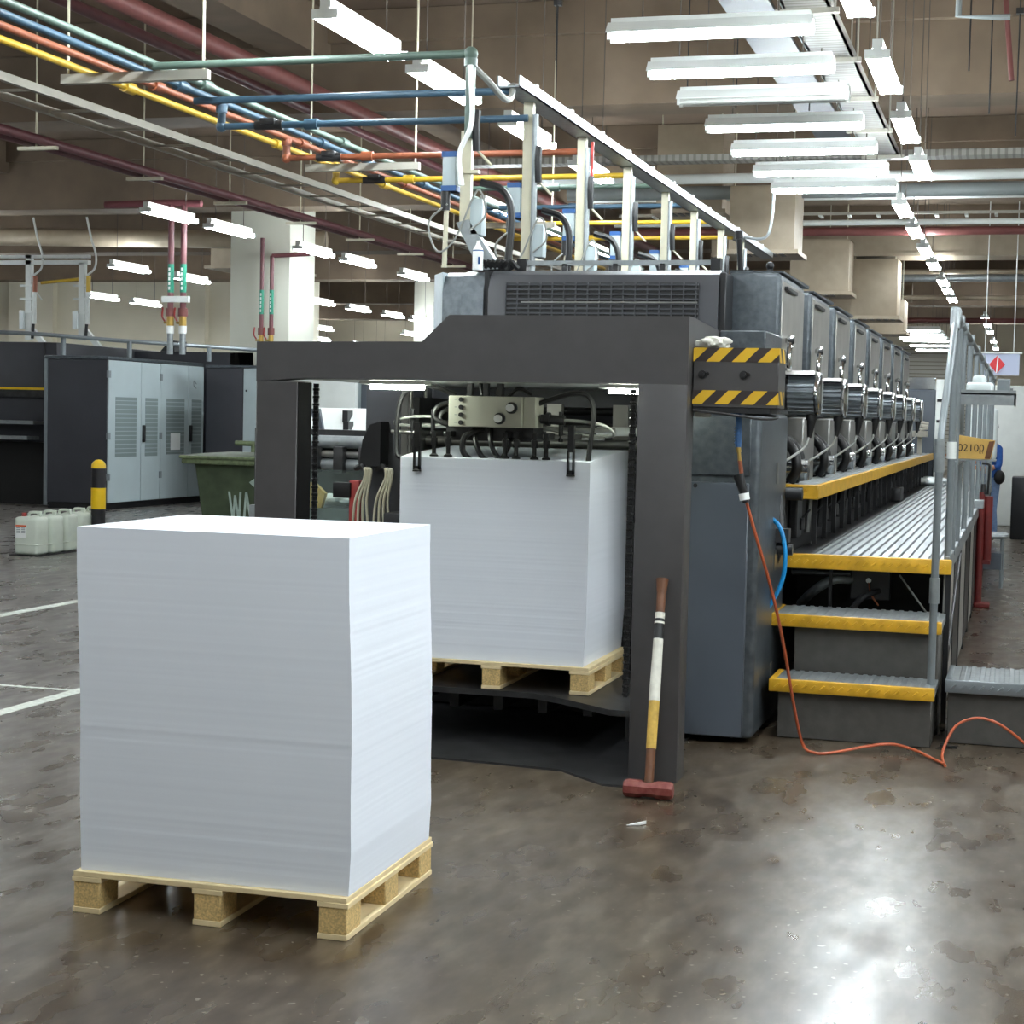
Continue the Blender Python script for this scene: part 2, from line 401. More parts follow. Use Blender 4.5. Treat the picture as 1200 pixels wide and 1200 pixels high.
m = MB().prism([(GY1, 2.245), (9.62, 2.205), (9.62, 2.19), (GY1, 2.23)], 'X', -2.6, -1.6); m.build('top_cover', 'charcoal', g)
for xc, yc in ((-3.612, 8.53), (-1.893, 8.55)):          # lifting chains
    m = MB(); z = .34; k = 0
    while z < 1.9:
        if k % 2: m.box(xc-.014, xc+.014, yc-.006, yc+.006, z, z+.021)
        else: m.box(xc-.008, xc-.004, yc-.011, yc+.011, z-.006, z+.026, .003, 1).box(xc+.004, xc+.008, yc-.011, yc+.011, z-.006, z+.026, .003, 1).cyl((xc-.017, yc, z+.01), (xc+.017, yc, z+.01), .008, n=8)
        z += .02; k += 1
    m.build('lift_chain', 'black_rubber', g)
for xa, xb in ((-3.36, -3.06), (-2.05, -1.87)):
    lf = MB().box(xa-.04, xb+.02, 8.62, 8.74, 1.905, 1.925).build('lamp_housing', 'white_paint', g)
    MB().cyl((xa, 8.68, 1.895), (xb, 8.68, 1.895), .016).build('lamp_tube', 'lamp_feeder', lf)
gb = MB().box(-1.535, -1.125, 8.25, 8.5, 1.815, 2.10, .004, 1).build('guard_box', 'charcoal', g)
for za, zb in ((2.035, 2.102), (1.832, 1.898)):
    m = MB().box(-1.536, -1.124, 8.2475, 8.2505, za, zb).box(-1.1255, -1.1225, 8.249, 8.46, za, zb); m.build('hazard_tape', 'hazard', gb)
for bx, bz in ((-1.49, 1.972), (-1.29, 1.972)):
    MB().cyl((bx, 8.245, bz), (bx, 8.252, bz), .021, n=14).cyl((bx, 8.232, bz), (bx, 8.246, bz), .013, n=6).cyl((bx+.02, 8.24, bz+.004), (bx+.03, 8.24, bz+.006), .008, n=6).build('bolt', 'black', gb)
MB().box(-1.53, -1.16, 8.255, 8.5, 1.79, 1.818).build('bottom_tray', 'black', gb)
m = MB().tube([(-1.53, 8.24, 1.80), (-1.35, 8.23, 1.782), (-1.2, 8.24, 1.765), (-1.14, 8.28, 1.768), (-1.15, 8.36, 1.78), (-1.3, 8.4, 1.79)], .007, 6); m.build('wire_bracket', 'dark_steel', gb)
m = MB().box(-1.54, -1.30, 9.0, 9.62, 2.12, 2.225, .006, 1); m.build('top_box', 'hammer_grey', g)
m = MB()
for k in range(5): m.box(-1.534+k*.014, -1.526+k*.014, 8.138, 8.1405, 1.775-.008*(k % 2), 1.80)
sc_ = MB().box(-1.54, -1.46, 8.335, 8.34, 1.768, 1.81).build('scale_plate', 'label_white', g)

lp = MB().prism([(-3.5, 8.70), (-2.42, 8.70), (-2.22, 8.58), (-1.93, 8.36), (-1.80, 8.36), (-1.80, 9.7), (-3.5, 9.7)], 'Z', .268, .298)
m = thing('pile_lift_plate', (-2.65, 9.1, .298), 'dark steel lift plate carrying the inner pallet above the floor', 'lift plate')
lp.build('plate', 'dark_steel', m)
for xx in (-3.2, -2.95, -2.7, -2.45, -2.2): MB().box(xx, xx+.05, 8.9, 9.6, .16, .268).build('rib', 'black', m)
MB().box(-1.9, -1.88, 8.6, 8.62, .1, .268).build('rib', 'black', m)
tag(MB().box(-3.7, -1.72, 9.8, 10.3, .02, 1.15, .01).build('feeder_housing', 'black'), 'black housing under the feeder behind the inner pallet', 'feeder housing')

# operator-side frame of the feeder
fr = thing('feeder_side_frame', (-1.53, 9.7, 0), 'dark grey side frame of the feeder with blue grey cover plate', 'machine frame')
MB().box(-1.76, -1.345, 9.27, 10.36, .03, 1.80, .03, 3).build('frame_body', 'hammer_grey', fr)
MB().box(-1.735, -1.40, 9.245, 9.275, .04, 1.42, .006, 1).build('cover_plate', 'panel_blue_grey', fr)
MB().box(-1.735, -1.40, 9.25, 9.275, 1.46, 1.78, .004, 1).build('upper_plate', 'hammer_grey', fr)
for zz in (.25, .9, 1.4): MB().box(-1.346, -1.338, 9.9, 9.97, zz, zz+.12).build('hinge_plate', 'steel', fr)
MB().cyl((-1.69, 9.24, 1.40), (-1.69, 9.25, 1.40), .012).build('lock', 'black', fr)
MB().cyl((-1.35, 10.0, 1.02), (-1.25, 10.0, 1.02), .035).box(-1.35, -1.27, 9.95, 10.05, 1.06, 1.14).build('valve_block', 'dark_steel', fr)
MB().cyl((-1.34, 10.3, 1.33), (-1.24, 10.3, 1.33), .04).build('knob', 'black', fr)

# ================================================================== SUCTION HEAD
sh = thing('suction_head', (-2.75, 8.9, 1.5), 'feeder suction head with grey control box, rods and hoses over the inner pile', 'suction head')
cb = MB().box(-2.96, -2.55, 8.8, 8.98, 1.69, 1.855, .004, 1).build('control_box', 'ctrl_grey', sh)
MB().box(-2.548, -2.48, 8.82, 8.98, 1.69, 1.855, .004, 1).build('end_cover', 'ctrl_grey', cb)
for k in range(4): MB().cyl((-2.888, 8.79, 1.835-.041*k), (-2.888, 8.801, 1.835-.041*k), .0125, n=14).build('push_button', 'black', cb)
for bx, bz in ((-2.605, 1.795), (-2.67, 1.737)):
    kb = MB().cyl((bx, 8.785, bz), (bx, 8.801, bz), .031, n=18).build('dial_ring', 'black', cb)
    MB().cyl((bx-.004, 8.765, bz), (bx-.004, 8.786, bz), .021, n=18).build('dial', 'label_white', kb)
for k in range(4): MB().box(-2.925, -2.91, 8.7985, 8.8005, 1.833-.041*k, 1.837-.041*k).build('mark', 'grey_ink', cb)
MB().cyl((-3.32, 8.9, 1.652), (-2.12, 8.9, 1.645), .0115).build('cross_rod', 'steel', sh)
MB().cyl((-3.25, 9.06, 1.69), (-2.1, 9.06, 1.685), .014).build('cross_rod', 'steel', sh)
m = MB()
for hx in (-2.87, -2.78, -2.7): m.box(hx-.014, hx+.014, 8.88, 8.92, 1.85, 1.93)
m.box(-2.99, -2.5, 8.86, 9.1, 1.615, 1.70); m.build('carrier_block', 'dark_steel', sh)
def sucker(x, ztop, zb, r=.014, long=False):
    y = 8.722 if long else 8.78; zb = 1.445 if long else zb
    m = MB().lathe([(r*1.7, 0), (r*1.7, .007), (r*.8, .016)], (x, y, zb), n=12)
    if long: m.box(x-.019, x-.010, y-.012, y+.012, zb+.01, 1.58).box(x+.010, x+.019, y-.012, y+.012, zb+.01, 1.58).box(x-.019, x+.019, y-.012, y+.012, zb+.01, zb+.03).box(x-.016, x+.016, y-.012, y+.02, 1.57, ztop+.03).box(x-.013, x+.013, y, 8.9, 1.636, 1.664)
    else: m.cyl((x, y, zb+.012), (x, y, ztop), r*.8, n=10).cyl((x, y, zb+.06), (x, y, zb+.1), r*1.3, n=10).box(x-.013, x+.013, 8.77, 8.9, 1.636, 1.664)
    m.build('sucker', 'black_rubber', sh)
for x, zt, zb, lg in ((-3.105, 1.675, 1.537, True), (-3.03, 1.66, 1.528, False), (-2.95, 1.65, 1.528, False), (-2.63, 1.65, 1.526, False), (-2.57, 1.64, 1.526, False), (-2.47, 1.66, 1.526, False), (-2.405, 1.65, 1.526, False), (-2.255, 1.68, 1.530, True)): sucker(x, zt, zb, .014, lg)
for x in (-3.2, -3.08, -2.36): MB().cyl((x, 8.9, 1.62), (x, 8.9, 1.78), .013, n=8).build('clamp_post', 'black', sh)
MB().cyl((-2.47, 8.9, 1.74), (-2.34, 8.9, 1.735), .026).lathe([(.036, 0), (.036, .02)], (-2.44, 8.9, 1.74), 'X').build('motor', 'dark_steel', sh)
for pts, r in (
    ([(-2.95, 8.9, 1.86), (-3.06, 8.86, 1.9), (-3.16, 8.85, 1.905), (-3.24, 8.85, 1.85), (-3.265, 8.84, 1.74), (-3.26, 8.82, 1.6), (-3.245, 8.8, 1.525), (-3.2, 8.8, 1.515)], .014),
    ([(-2.49, 8.9, 1.82), (-2.38, 8.87, 1.855), (-2.28, 8.85, 1.88), (-2.2, 8.84, 1.865), (-2.165, 8.83, 1.79), (-2.17, 8.81, 1.66), (-2.18, 8.79, 1.52)], .014),
    ([(-2.94, 8.95, 1.83), (-3.04, 8.88, 1.80), (-3.06, 8.86, 1.74), (-2.99, 8.86, 1.70), (-2.93, 8.9, 1.71)], .013),
    ([(-2.94, 8.95, 1.80), (-3.02, 8.9, 1.77), (-3.03, 8.88, 1.72), (-2.95, 8.88, 1.69)], .012),
    ([(-2.35, 8.9, 1.735), (-2.22, 8.86, 1.73), (-2.11, 8.86, 1.71), (-2.07, 8.9, 1.67), (-2.13, 8.98, 1.655), (-2.3, 9.0, 1.66), (-2.48, 9, 1.69)], .009),
    ([(-3.08, 8.9, 1.74), (-3.2, 8.88, 1.735), (-3.3, 8.9, 1.71), (-3.3, 8.98, 1.69), (-3.1, 9.0, 1.69), (-2.97, 9, 1.7)], .008),
    ([(-2.78, 8.86, 1.68), (-2.86, 8.8, 1.64), (-2.87, 8.79, 1.56), (-2.82, 8.8, 1.51), (-2.75, 8.82, 1.50)], .016),
    ([(-2.74, 8.86, 1.68), (-2.72, 8.8, 1.62), (-2.69, 8.79, 1.55), (-2.64, 8.8, 1.505)], .014),
    ([(-2.83, 8.86, 1.68), (-2.8, 8.8, 1.6), (-2.76, 8.79, 1.53), (-2.7, 8.82, 1.50)], .014),
    ([(-2.66, 8.88, 1.68), (-2.62, 8.82, 1.6), (-2.66, 8.8, 1.52)], .012),
    ([(-2.8, 8.9, 1.86), (-2.82, 8.92, 1.93)], .013), ([(-2.72, 8.9, 1.86), (-2.7, 8.92, 1.93)], .013), ([(-2.66, 8.9, 1.85), (-2.6, 8.9, 1.9), (-2.53, 8.92, 1.87)], .010)):
    MB().tube(pts, r, 8).build('hose', 'black_rubber' if r > .0095 else 'cable_grey', sh)
# rear feed rollers seen under the crossbeam
rt = thing('feed_roller_table', (-2.6, 9.9, 1.2), 'dark feed board with steel rollers behind the suction head', 'feed table')
MB().box(-3.45, -1.78, 9.72, 10.2, 1.2, 1.44).build('table_body', 'black', rt)
for zz, yy, r, mm in ((1.60, 9.75, .03, 'steel'), (1.70, 9.95, .02, 'dark_steel'), (1.79, 10.1, .025, 'black'), (1.52, 9.7, .025, 'dark_steel')):
    MB().cyl((-3.42, yy, zz), (-1.78, yy, zz), r).build('roller', mm, rt)
MB().cyl((-2.33, 9.6, 1.675), (-1.84, 9.6, 1.685), .027).build('air_cylinder', 'white_paint', rt)
for xx in (-3.43, -1.79): MB().box(xx-.02, xx+.02, 9.6, 10.15, 1.2, 1.85).build('end_plate', 'dark_steel', rt)
for xx in (-3.0, -2.7, -2.3, -2.05): MB().box(xx, xx+.09, 9.85, 9.9, 1.45, 1.83).build('bracket', 'brushed', rt)
m = MB()
for k in range(5): m.sphere((-1.86+.012*(k % 2), 9.05+.05*(k % 3), 1.44+.05*k), .03, .02, .018)
m.cyl((-1.86, 9.1, 1.4), (-1.86, 9.1, 1.72), .012); m.build('blower_nozzle', 'cable_grey', rt)

# ================================================================== PRESS HOOD + PRINTING UNITS
hd = thing('press_hood', (-2.6, 10.5, 2.0), 'dark grilled hood across the front of the first printing unit', 'machine hood')
def prof_hood(y0, ztop): return [(10.6, 2.0), (y0, 2.0), (y0, ztop-.13), (y0+.05, ztop-.03), (y0+.12, ztop), (10.6, ztop)]
MB().prism(prof_hood(10.3, 2.66), 'X', -3.22, -1.78).build('hood_shell', 'charcoal_soft', hd)
gr = MB().box(-3.10, -1.895, 10.285, 10.302, 2.1, 2.575).build('grille_backing', 'dark_void', hd)
m = MB()
for k in range(17): m.box(-3.10+.0743*k-.004, -3.10+.0743*k+.004, 10.276, 10.29, 2.1, 2.575)
for k in range(17): m.box(-3.10, -1.895, 10.278, 10.292, 2.1+.029*k-.005, 2.1+.029*k+.005)
m.build('grille', 'charcoal_soft', gr)
MB().box(-3.0, -1.9, 10.272, 10.279, 2.452, 2.461).build('grille_bar', 'steel', gr)
MB().box(-3.255, -3.225, 10.33, 10.6, 2.0, 2.655).build('seam_panel', 'black', hd)
MB().prism(prof_hood(10.31, 2.655), 'X', -3.40, -3.255).build('left_cover', 'hammer_grey', hd)
MB().prism(prof_hood(10.33, 2.65), 'X', -3.53, -3.40).build('left_cover', 'hammer_grey', hd)
MB().prism([(-3.53, 10.33), (-3.66, 10.55), (-3.66, 10.62), (-3.53, 10.62)], 'Z', 2.0, 2.645).build('corner_panel', 'light_hammer', hd)
MB().box(-1.78, -1.74, 10.34, 10.6, 2.0, 2.64, .005, 1).build('right_trim', 'black', hd)
u = thing('printing_unit', (-1.45, 10.62, 0), 'first printing unit, its grey tower right of the grilled hood', 'printing unit', 'printing units of the press')
PITCH_U = 1.6
def ux(x): return -1.45+x
def uy(y): return 10.62+y
MB().box(ux(-.33), ux(0), uy(0), uy(1.15), 1.80, 2.665, .03, 3).build('tower', 'hammer_grey', u)
MB().box(ux(-2.25), ux(-.33), uy(.02), uy(1.3), .2, 2.5, .02, 1).build('body', 'charcoal_soft', u)
MB().box(ux(-.002), ux(.006), uy(.05), uy(1.12), 1.84, 2.62, .003, 1).build('lit_side_panel', 'brushed', u)  # lighter colour paints in the row-lamp light on the tower side
MB().prism([(uy(.02), 2.664), (uy(1.32), 2.664), (uy(1.32), 2.684), (uy(.02), 2.674)], 'X', ux(-.32), ux(.012)).build('lid', 'hammer_grey', u)
MB().box(ux(.004), ux(.028), uy(.12), uy(.62), 2.565, 2.59, .004, 1).build('lid_handle', 'black', u)
hl = MB().tube([(ux(.01), uy(.25), 2.26), (ux(.05), uy(.2), 2.28), (ux(.06), uy(.05), 2.24), (ux(.06), uy(.0), 2.14), (ux(.06), uy(.04), 2.05), (ux(.01), uy(.2), 2.0)], .018, 8).build('door_handle', 'chrome', u)
MB().cyl((ux(.05), uy(.05), 2.25), (ux(.085), uy(.05), 2.25), .02).cyl((ux(.02), uy(.05), 2.06), (ux(.04), uy(.05), 2.06), .025).build('knob', 'black', hl)
# ribbed drive motor sticking out sideways
m = MB(); n = 44; ring = []
for k in range(n*2):
    a = 2*PI*k/(n*2); r = .129 if (k//2) % 2 else .112
    ring.append((uy(.1)+r*math.cos(a), 1.93+r*math.sin(a)))
m.prism(ring, 'X', ux(.06), ux(.225)); mo = m.build('drive_motor', 'motor_metal', u, True, 20)
MB().cyl((ux(-.02), uy(.1), 1.93), (ux(.06), uy(.1), 1.93), .098, n=24).build('motor_neck', 'black', mo)
MB().lathe([(.132, .222), (.136, .228), (.136, .246), (.126, .254), (.04, .257)], (ux(0), uy(.1), 1.93), 'X', 30).build('motor_rim', 'chrome', mo)
MB().prism([(uy(-.03), 2.045), (uy(.23), 2.045), (uy(.16), 2.07), (uy(.04), 2.07)], 'X', ux(0), ux(.22)).build('motor_top', 'brushed', mo)
cn = MB().cyl((ux(.2), uy(.1), 1.82), (ux(.2), uy(.1), 1.77), .035).cyl((ux(.2), uy(.1), 1.77), (ux(.19), uy(.09), 1.66), .03, .013).build('connector', 'black_rubber', mo)
MB().tube([(ux(.19), uy(.09), 1.67), (ux(.17), uy(.02), 1.6), (ux(.1), uy(-.2), 1.53), (ux(.04), uy(-.36), 1.48), (ux(.0), uy(-.4), 1.43)], .008, 6).build('cable', 'cable_grey', cn)
MB().box(ux(-.4), ux(.05), uy(.98), uy(1.58), 1.36, 1.79, .012, 1).build('lower_frame', 'pillar_grey', u)
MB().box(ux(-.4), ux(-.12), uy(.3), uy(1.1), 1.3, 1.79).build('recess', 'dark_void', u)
for q in range(2):
    y = uy(.50+.2*q)
    MB().tube([(ux(-.16), y+.1, 1.72), (ux(-.08), y+.05, 1.68), (ux(.04), y, 1.58), (ux(.07), y-.02, 1.46), (ux(.03), y, 1.375)], .034, 10).build('hose', 'black_rubber', u)
MB().cyl((ux(-.1), uy(.62), 1.45), (ux(.13), uy(.62), 1.45), .07, n=20).build('roller_end', 'chrome', u)
MB().box(ux(-.03), ux(.02), uy(1.25), uy(1.32), 1.7, 1.76).build('terminal', 'black', u)
for k in range(1, 8):
    c = copy_tree(u, None, (-1.45, 10.62+PITCH_U*k, 0))
    c['label'] = '%s printing unit counted from the feeder along the press' % ORD[k]
# far end of press
dv = thing('delivery_unit', (-2.6, 25, 0), 'dark delivery housing closing off the far end of the press', 'press delivery')
MB().box(-3.9, -1.22, 25.6, 29, 0, 2.27, .02, 1).build('housing', 'panel_blue_grey', dv)
MB().box(-3.8, -1.24, 25.7, 28.8, 2.27, 2.46, .01, 1).build('top_cover', 'chrome', dv)
MB().box(-1.22, -1.1, 25.55, 25.75, .1, 2.42, .01).build('white_post', 'white_paint', dv)
for k in range(3): MB().box(-1.2, -1.12, 25.53, 25.55, 1.5+.3*k, 1.54+.3*k).build('latch', 'black', dv)
m = MB()
for k in range(6): m.cyl((-1.35, 24.2+.05*k, 1.7+.05*(k % 3)), (-1.26, 24.25+.05*k, 1.72+.03*(k % 3)), .022)
m.box(-1.45, -1.25, 24.1, 24.4, 1.6, 1.68).box(-1.38, -1.32, 24.2, 24.26, 1.355, 1.62); tag(m.build('sensor_cluster', 'ceiling_tray'), 'beige valve cluster behind the last drive motor', 'valve')

# ================================================================== LEDGE, WALKWAY, STEPS
def diamonds(mb, x0, x1, y, z0, z1, pitch=.05):
    n = int((x1-x0)/pitch)
    for k in range(n):
        cx = x0+pitch*(k+.5); s = 1; cz = (z0+z1)/2
        d = .014; e = .0065; h = .005
        def q(yy, d, e): return [(cx-d-e*.5, yy, cz-s*d+s*e), (cx-d+e*.8, yy, cz-s*d-s*e*.3), (cx+d+e*.5, yy, cz+s*d-s*e), (cx+d-e*.8, yy, cz+s*d+s*e*.3)]
        mb.rings([q(y, d, e), q(y-h, d*.85, e*.5)])
def ribs(mb, x0, x1, y0, y1, z, pitch=.06, h=.008):
    n = int((x1-x0)/pitch); p = (x1-x0)/n
    for k in range(n):
        a = x0+p*k
        mb.prism([(a+.2*p, z), (a+.8*p, z), (a+.7*p, z+h), (a+.3*p, z+h)], 'Y', y0, y1)
ld = thing('side_ledge', (-1.35, 18, 1.36), 'narrow step ledge with yellow edge along the printing units', 'step ledge')
m = MB().box(-1.47, -1.25, 11.02, 25.5, 1.33, 1.355); ribs(m, -1.46, -1.26, 11.05, 25.5, 1.355, .05, .006); m.build('tread', 'galv', ld)
m = MB().box(-1.49, -1.222, 10.985, 11.02, 1.27, 1.362, .006, 1).box(-1.252, -1.222, 11.0, 25.5, 1.27, 1.362, .006, 1); diamonds(m, -1.48, -1.235, 10.985, 1.275, 1.358); m.build('edge_trim', 'yellow', ld)
for k in range(24):
    y = 11.35+.6*k
    MB().box(-1.30, -1.27, y, y+.03, .965, 1.30).build('bracket', 'black', ld)
ub = thing('press_underframe', (-1.6, 17, 0), 'dark lower machine side with pipes below the step ledge', 'machine base')
MB().box(-1.57, -1.5, 11.6, 25.4, .1, 1.32).build('base_plate', 'dark_void', ub)
for k in range(18):
    y = 11.7+.75*k
    if k % 3 == 0: MB().box(-1.5, -1.44, y, y+.28, .97, 1.31, .01, 1).build('panel', 'dark_steel', ub)
    else: MB().cyl((-1.46, y, .97), (-1.44, y, 1.32), .022 if k % 2 else .035, n=8).build('pipe', 'steel' if k % 4 == 1 else 'black', ub)
    MB().cyl((-1.43, y+.2, 1.02), (-1.43, y+.2, 1.1), .02, n=8).cyl((-1.43, y+.2, 1.1), (-1.38, y+.22, 1.16), .008, n=6).build('fitting', 'dark_steel', ub)
MB().box(-1.3, -1.19, 18.2, 18.7, .97, 1.10, .01).build('toe_box', 'dark_steel', ub)

wk = thing('walkway_platform', (-.87, 17, 0), 'long raised walkway with ribbed metal deck beside the press', 'walkway')
m = MB().box(-1.345, -.40, 10.45, 24.6, .925, .95); ribs(m, -1.2, -.44, 10.48, 24.6, .95, .058, .011); m.build('deck', 'deck_metal', wk)
MB().box(-1.345, -1.2, 10.48, 24.6, .948, .956).build('deck_shade_strip', 'black', wk)  # black strip paints the shadowed gap under the ledge onto the deck
m = MB().box(-1.36, -.372, 10.405, 10.452, .88, .968, .008, 2); diamonds(m, -1.345, -.385, 10.405, .885, .96); m.build('front_nosing', 'yellow', wk)
MB().box(-.415, -.385, 10.46, 24.6, .88, .985, .004, 1).build('edge_rail', 'galv', wk)
for k in range(12):
    y = 10.5+1.18*k
    MB().box(-.42, -.40, y, y+1.12, .04, .87, .004, 1).build('skirt_panel', 'brushed' if k % 2 == 0 else 'dark_steel', wk)
    MB().box(-.44, -.393, y+1.12, y+1.18, 0, .88).build('post', 'dark_steel', wk)
MB().cyl((-.395, 10.6, .35), (-.395, 12.4, .86), .018).build('brace', 'dark_steel', wk)
MB().box(-.405, -.375, 10.42, 10.48, 0, .88).build('post', 'black', wk)
MB().box(-1.34, -.43, 11.0, 11.05, 0, .92).build('dark_backdrop', 'dark_void', wk)  # near-black sheet stands in for the shade of the open space below
MB().box(-.98, -.74, 10.7, 10.78, .68, .86, .006, 1).build('junction_box', 'black', wk)
MB().cyl((-.87, 10.685, .80), (-.87, 10.70, .80), .016).build('button', 'label_white', wk)
MB().tube([(-.87, 10.69, .79), (-.85, 10.66, .72), (-.8, 10.6, .66)], .005, 6).build('cord', 'pipe_orange', wk)
MB().tube([(-1.3, 10.9, .62), (-1.2, 10.7, .72), (-1.08, 10.65, .80), (-.98, 10.72, .80)], .03, 10).build('duct_hose', 'galv', wk)
MB().tube([(-1.0, 10.6, .56), (-.9, 10.6, .70), (-.8, 10.72, .74)], .02, 8).build('duct_hose', 'dark_steel', wk)
MB().cyl((-1.33, 10.62, .84), (-.98, 10.66, .84), .018).build('pipe', 'dark_steel', wk)
MB().cyl((-.68, 10.6, .85), (-.5, 10.55, .62), .006, n=6).build('cord', 'cable_grey', wk)
MB().box(-1.1, -1.08, 10.6, 10.62, .55, .9).build('post', 'black', wk)

def step(name, x0, x1, y0, y1, zt, label, trim, riser_y, rx0, rx1, bx0, grp='entry steps'):
    s = thing(name, ((x0+x1)/2, (y0+y1)/2, 0), label, 'step', grp)
    MB().box(rx0, rx1, riser_y, y1, 0, zt-.05, .006, 1).build('riser', 'grime' if False else 'dark_step', s)
    m = MB().box(x0+.03, x1, y0+.03, y1, zt-.05, zt-.006); ribs(m, x0+.06, x1-.02, y0+.035, y1, zt-.006, .05, .005); m.build('tread', 'galv', s)
    m = MB().box(x0, x1, y0, y0+.035, zt-.072, zt, .008, 2); diamonds(m, x0+.02, x1-.02, y0, zt-.068, zt-.004)
    m.box(x0, x0+.035, y0+.01, y1, zt-.072, zt, .008, 2)
    m.build('nosing', trim, s); return s
mat('dark_step', (74, 72, 68), .55, 0, .15, 14, .15, 90)
step('entry_step', -1.30, -.405, 9.52, 9.92, .335, 'lowest yellow-edged step standing on the floor', 'yellow', 9.58, -1.255, -.42, 0)
step('entry_step', -1.37, -.395, 9.90, 10.45, .655, 'middle yellow-edged step between lowest step and walkway', 'yellow', 9.97, -1.22, -.41, 0)
step('entry_step', -.36, .62, 9.73, 10.35, .36, 'grey unpainted side step right of the yellow steps', 'rail_grey', 9.78, -.345, .6, 0)

# railing
rl = thing('walkway_railing', (-.4, 15, .95), 'grey tubular railing with sloped handrail along the walkway edge', 'railing')
MB().cyl((-.435, 9.7, .33), (-.432, 9.7, 1.62), .021, n=14).build('stair_pole', 'rail_grey', rl)
MB().cyl((-.433, 9.7, .78), (-.433, 9.7, .92), .028, n=14).build('sleeve', 'galv', rl)
MB().cyl((-.433, 9.7, 1.5), (-.433, 9.7, 1.68), .029, n=14).build('sleeve', 'galv', rl)
MB().tube([(-.432, 9.7, 1.62), (-.425, 9.8, 1.78), (-.41, 10.15, 2.12), (-.405, 10.5, 2.38)], .021, 12, 4).build('handrail', 'rail_grey', rl)
MB().cyl((-.405, 10.45, 2.32), (-.405, 10.5, 2.44), .030, n=14).build('sleeve', 'galv', rl)
MB().cyl((-.40, 10.5, 2.40), (-.40, 24.4, 2.40), .021, n=12).build('top_rail', 'rail_grey', rl)
for y in (10.5, 11.1, 11.9, 13.4, 15.2, 17.2, 19.3, 21.6, 23.9):
    pp = MB().cyl((-.40, y, .95), (-.40, y, 2.40), .021, n=12).build('post', 'rail_grey', rl)
    MB().box(-.43, -.37, y-.035, y+.035, 2.36, 2.44, .012, 2).build('clamp', 'galv', pp)
MB().cyl((-.40, 10.5, 1.56), (-.40, 10.5, 1.66), .028, n=14).build('sleeve', 'white_paint', rl)
MB().cyl((-.40, 11.0, 1.52), (-.40, 24.4, 1.52), .018, n=10).build('mid_rail', 'rail_grey', rl)
MB().box(-.42, -.33, 16.9, 17.1, .98, 1.06, .005, 1).build('bracket', 'galv', rl)

# shelf with cloudy plastic, carton with printed number
ts = thing('railing_tray', (-.27, 11.5, 1.95), 'grey steel tray bolted outside the railing holding plastic pieces', 'tray')
MB().box(-.47, -.05, 11.3, 11.75, 1.955, 1.965).box(-.47, -.05, 11.3, 11.312, 1.89, 1.985).box(-.062, -.05, 11.3, 11.75, 1.89, 1.965).build('tray', 'galv', ts)
MB().box(-.46, -.3, 11.32, 11.34, 1.92, 1.945).build('bracket', 'dark_steel', ts)
tag(MB().box(-.36, -.19, 11.4, 11.6, 1.966, 2.035, .02, 3).build('plastic_tub', 'plastic_clear'), 'cloudy white plastic tub lying in the railing tray', 'tub')
tag(MB().box(-.33, -.24, 11.62, 11.72, 1.966, 2.09, .03, 3).build('plastic_bottle', 'plastic_clear'), 'translucent plastic container standing behind the tub in the tray', 'container')
tag(MB().box(-.17, -.09, 11.45, 11.6, 1.966, 2.06, .004).box(-.165, -.095, 11.446, 11.45, 2.01, 2.05).build('instrument_case', 'rail_grey'), 'small grey instrument case at the outer end of the tray', 'case')
MB_sh = MB().box(-.43, -.16, 11.38, 11.7, 1.535, 1.545).box(-.43, -.40, 11.36, 11.38, 1.48, 1.545)
tag(MB_sh.build('carton_shelf', 'galv'), 'thin metal shelf on the railing under the cardboard carton', 'shelf')
ct = thing('carton', (-.3, 11.5, 1.546), 'brown cardboard carton marked 02100 on the railing shelf', 'carton')
m = MB().rings([[(-.425, 11.4, 1.547), (-.195, 11.4, 1.547), (-.195, 11.66, 1.547), (-.425, 11.66, 1.547)], [(-.425, 11.4, 1.70), (-.17, 11.4, 1.665), (-.17, 11.66, 1.665), (-.425, 11.66, 1.70)]]); m.build('carton_body', 'carton', ct, False)
MB().rings([[(-.23, 11.398, 1.55), (-.195, 11.398, 1.55), (-.172, 11.398, 1.665), (-.205, 11.398, 1.66)], [(-.23, 11.3995, 1.55), (-.195, 11.3995, 1.55), (-.172, 11.3995, 1.665), (-.205, 11.3995, 1.66)]]).build('end_flap', 'handle_brown', ct, False)
text_part('02100', 'printed_number', .066, .0006, 'ink_black', ct, (-.398, 11.3985, 1.595), (PI/2, 0, 0))
text_part('KT', 'printed_letters', .024, .0006, 'ink_black', ct, (-.265, 11.3985, 1.582), (PI/2, 0, 0))

# ================================================================== RIGHT BACKGROUND
jk = thing('red_jack', (-.33, 17.4, 0), 'dark red hydraulic jack with black crank beside the walkway', 'jack')
MB().cyl((-.365, 17.4, .05), (-.365, 17.4, 1.12), .035, n=14).build('tube', 'jack_red', jk)
MB().cyl((-.30, 17.45, .45), (-.30, 17.45, 1.08), .045, n=14).build('tube', 'jack_red', jk)
MB().box(-.40, -.25, 17.3, 17.5, 0, .05, .01).box(-.38, -.26, 17.38, 17.46, .42, .46).build('base', 'jack_red', jk)
MB().cyl((-.35, 17.4, 1.1), (-.35, 17.4, 1.2), .03, .02).build('cap', 'black', jk)
MB().tube([(-.31, 17.4, 1.1), (-.30, 17.4, 1.35), (-.31, 17.4, 1.39), (-.37, 17.4, 1.40)], .012, 8).build('crank', 'black_rubber', jk)
st = thing('steel_stool', (-.27, 19.4, 0), 'grey metal trolley stool with rounded top frame behind the red jack', 'stool')
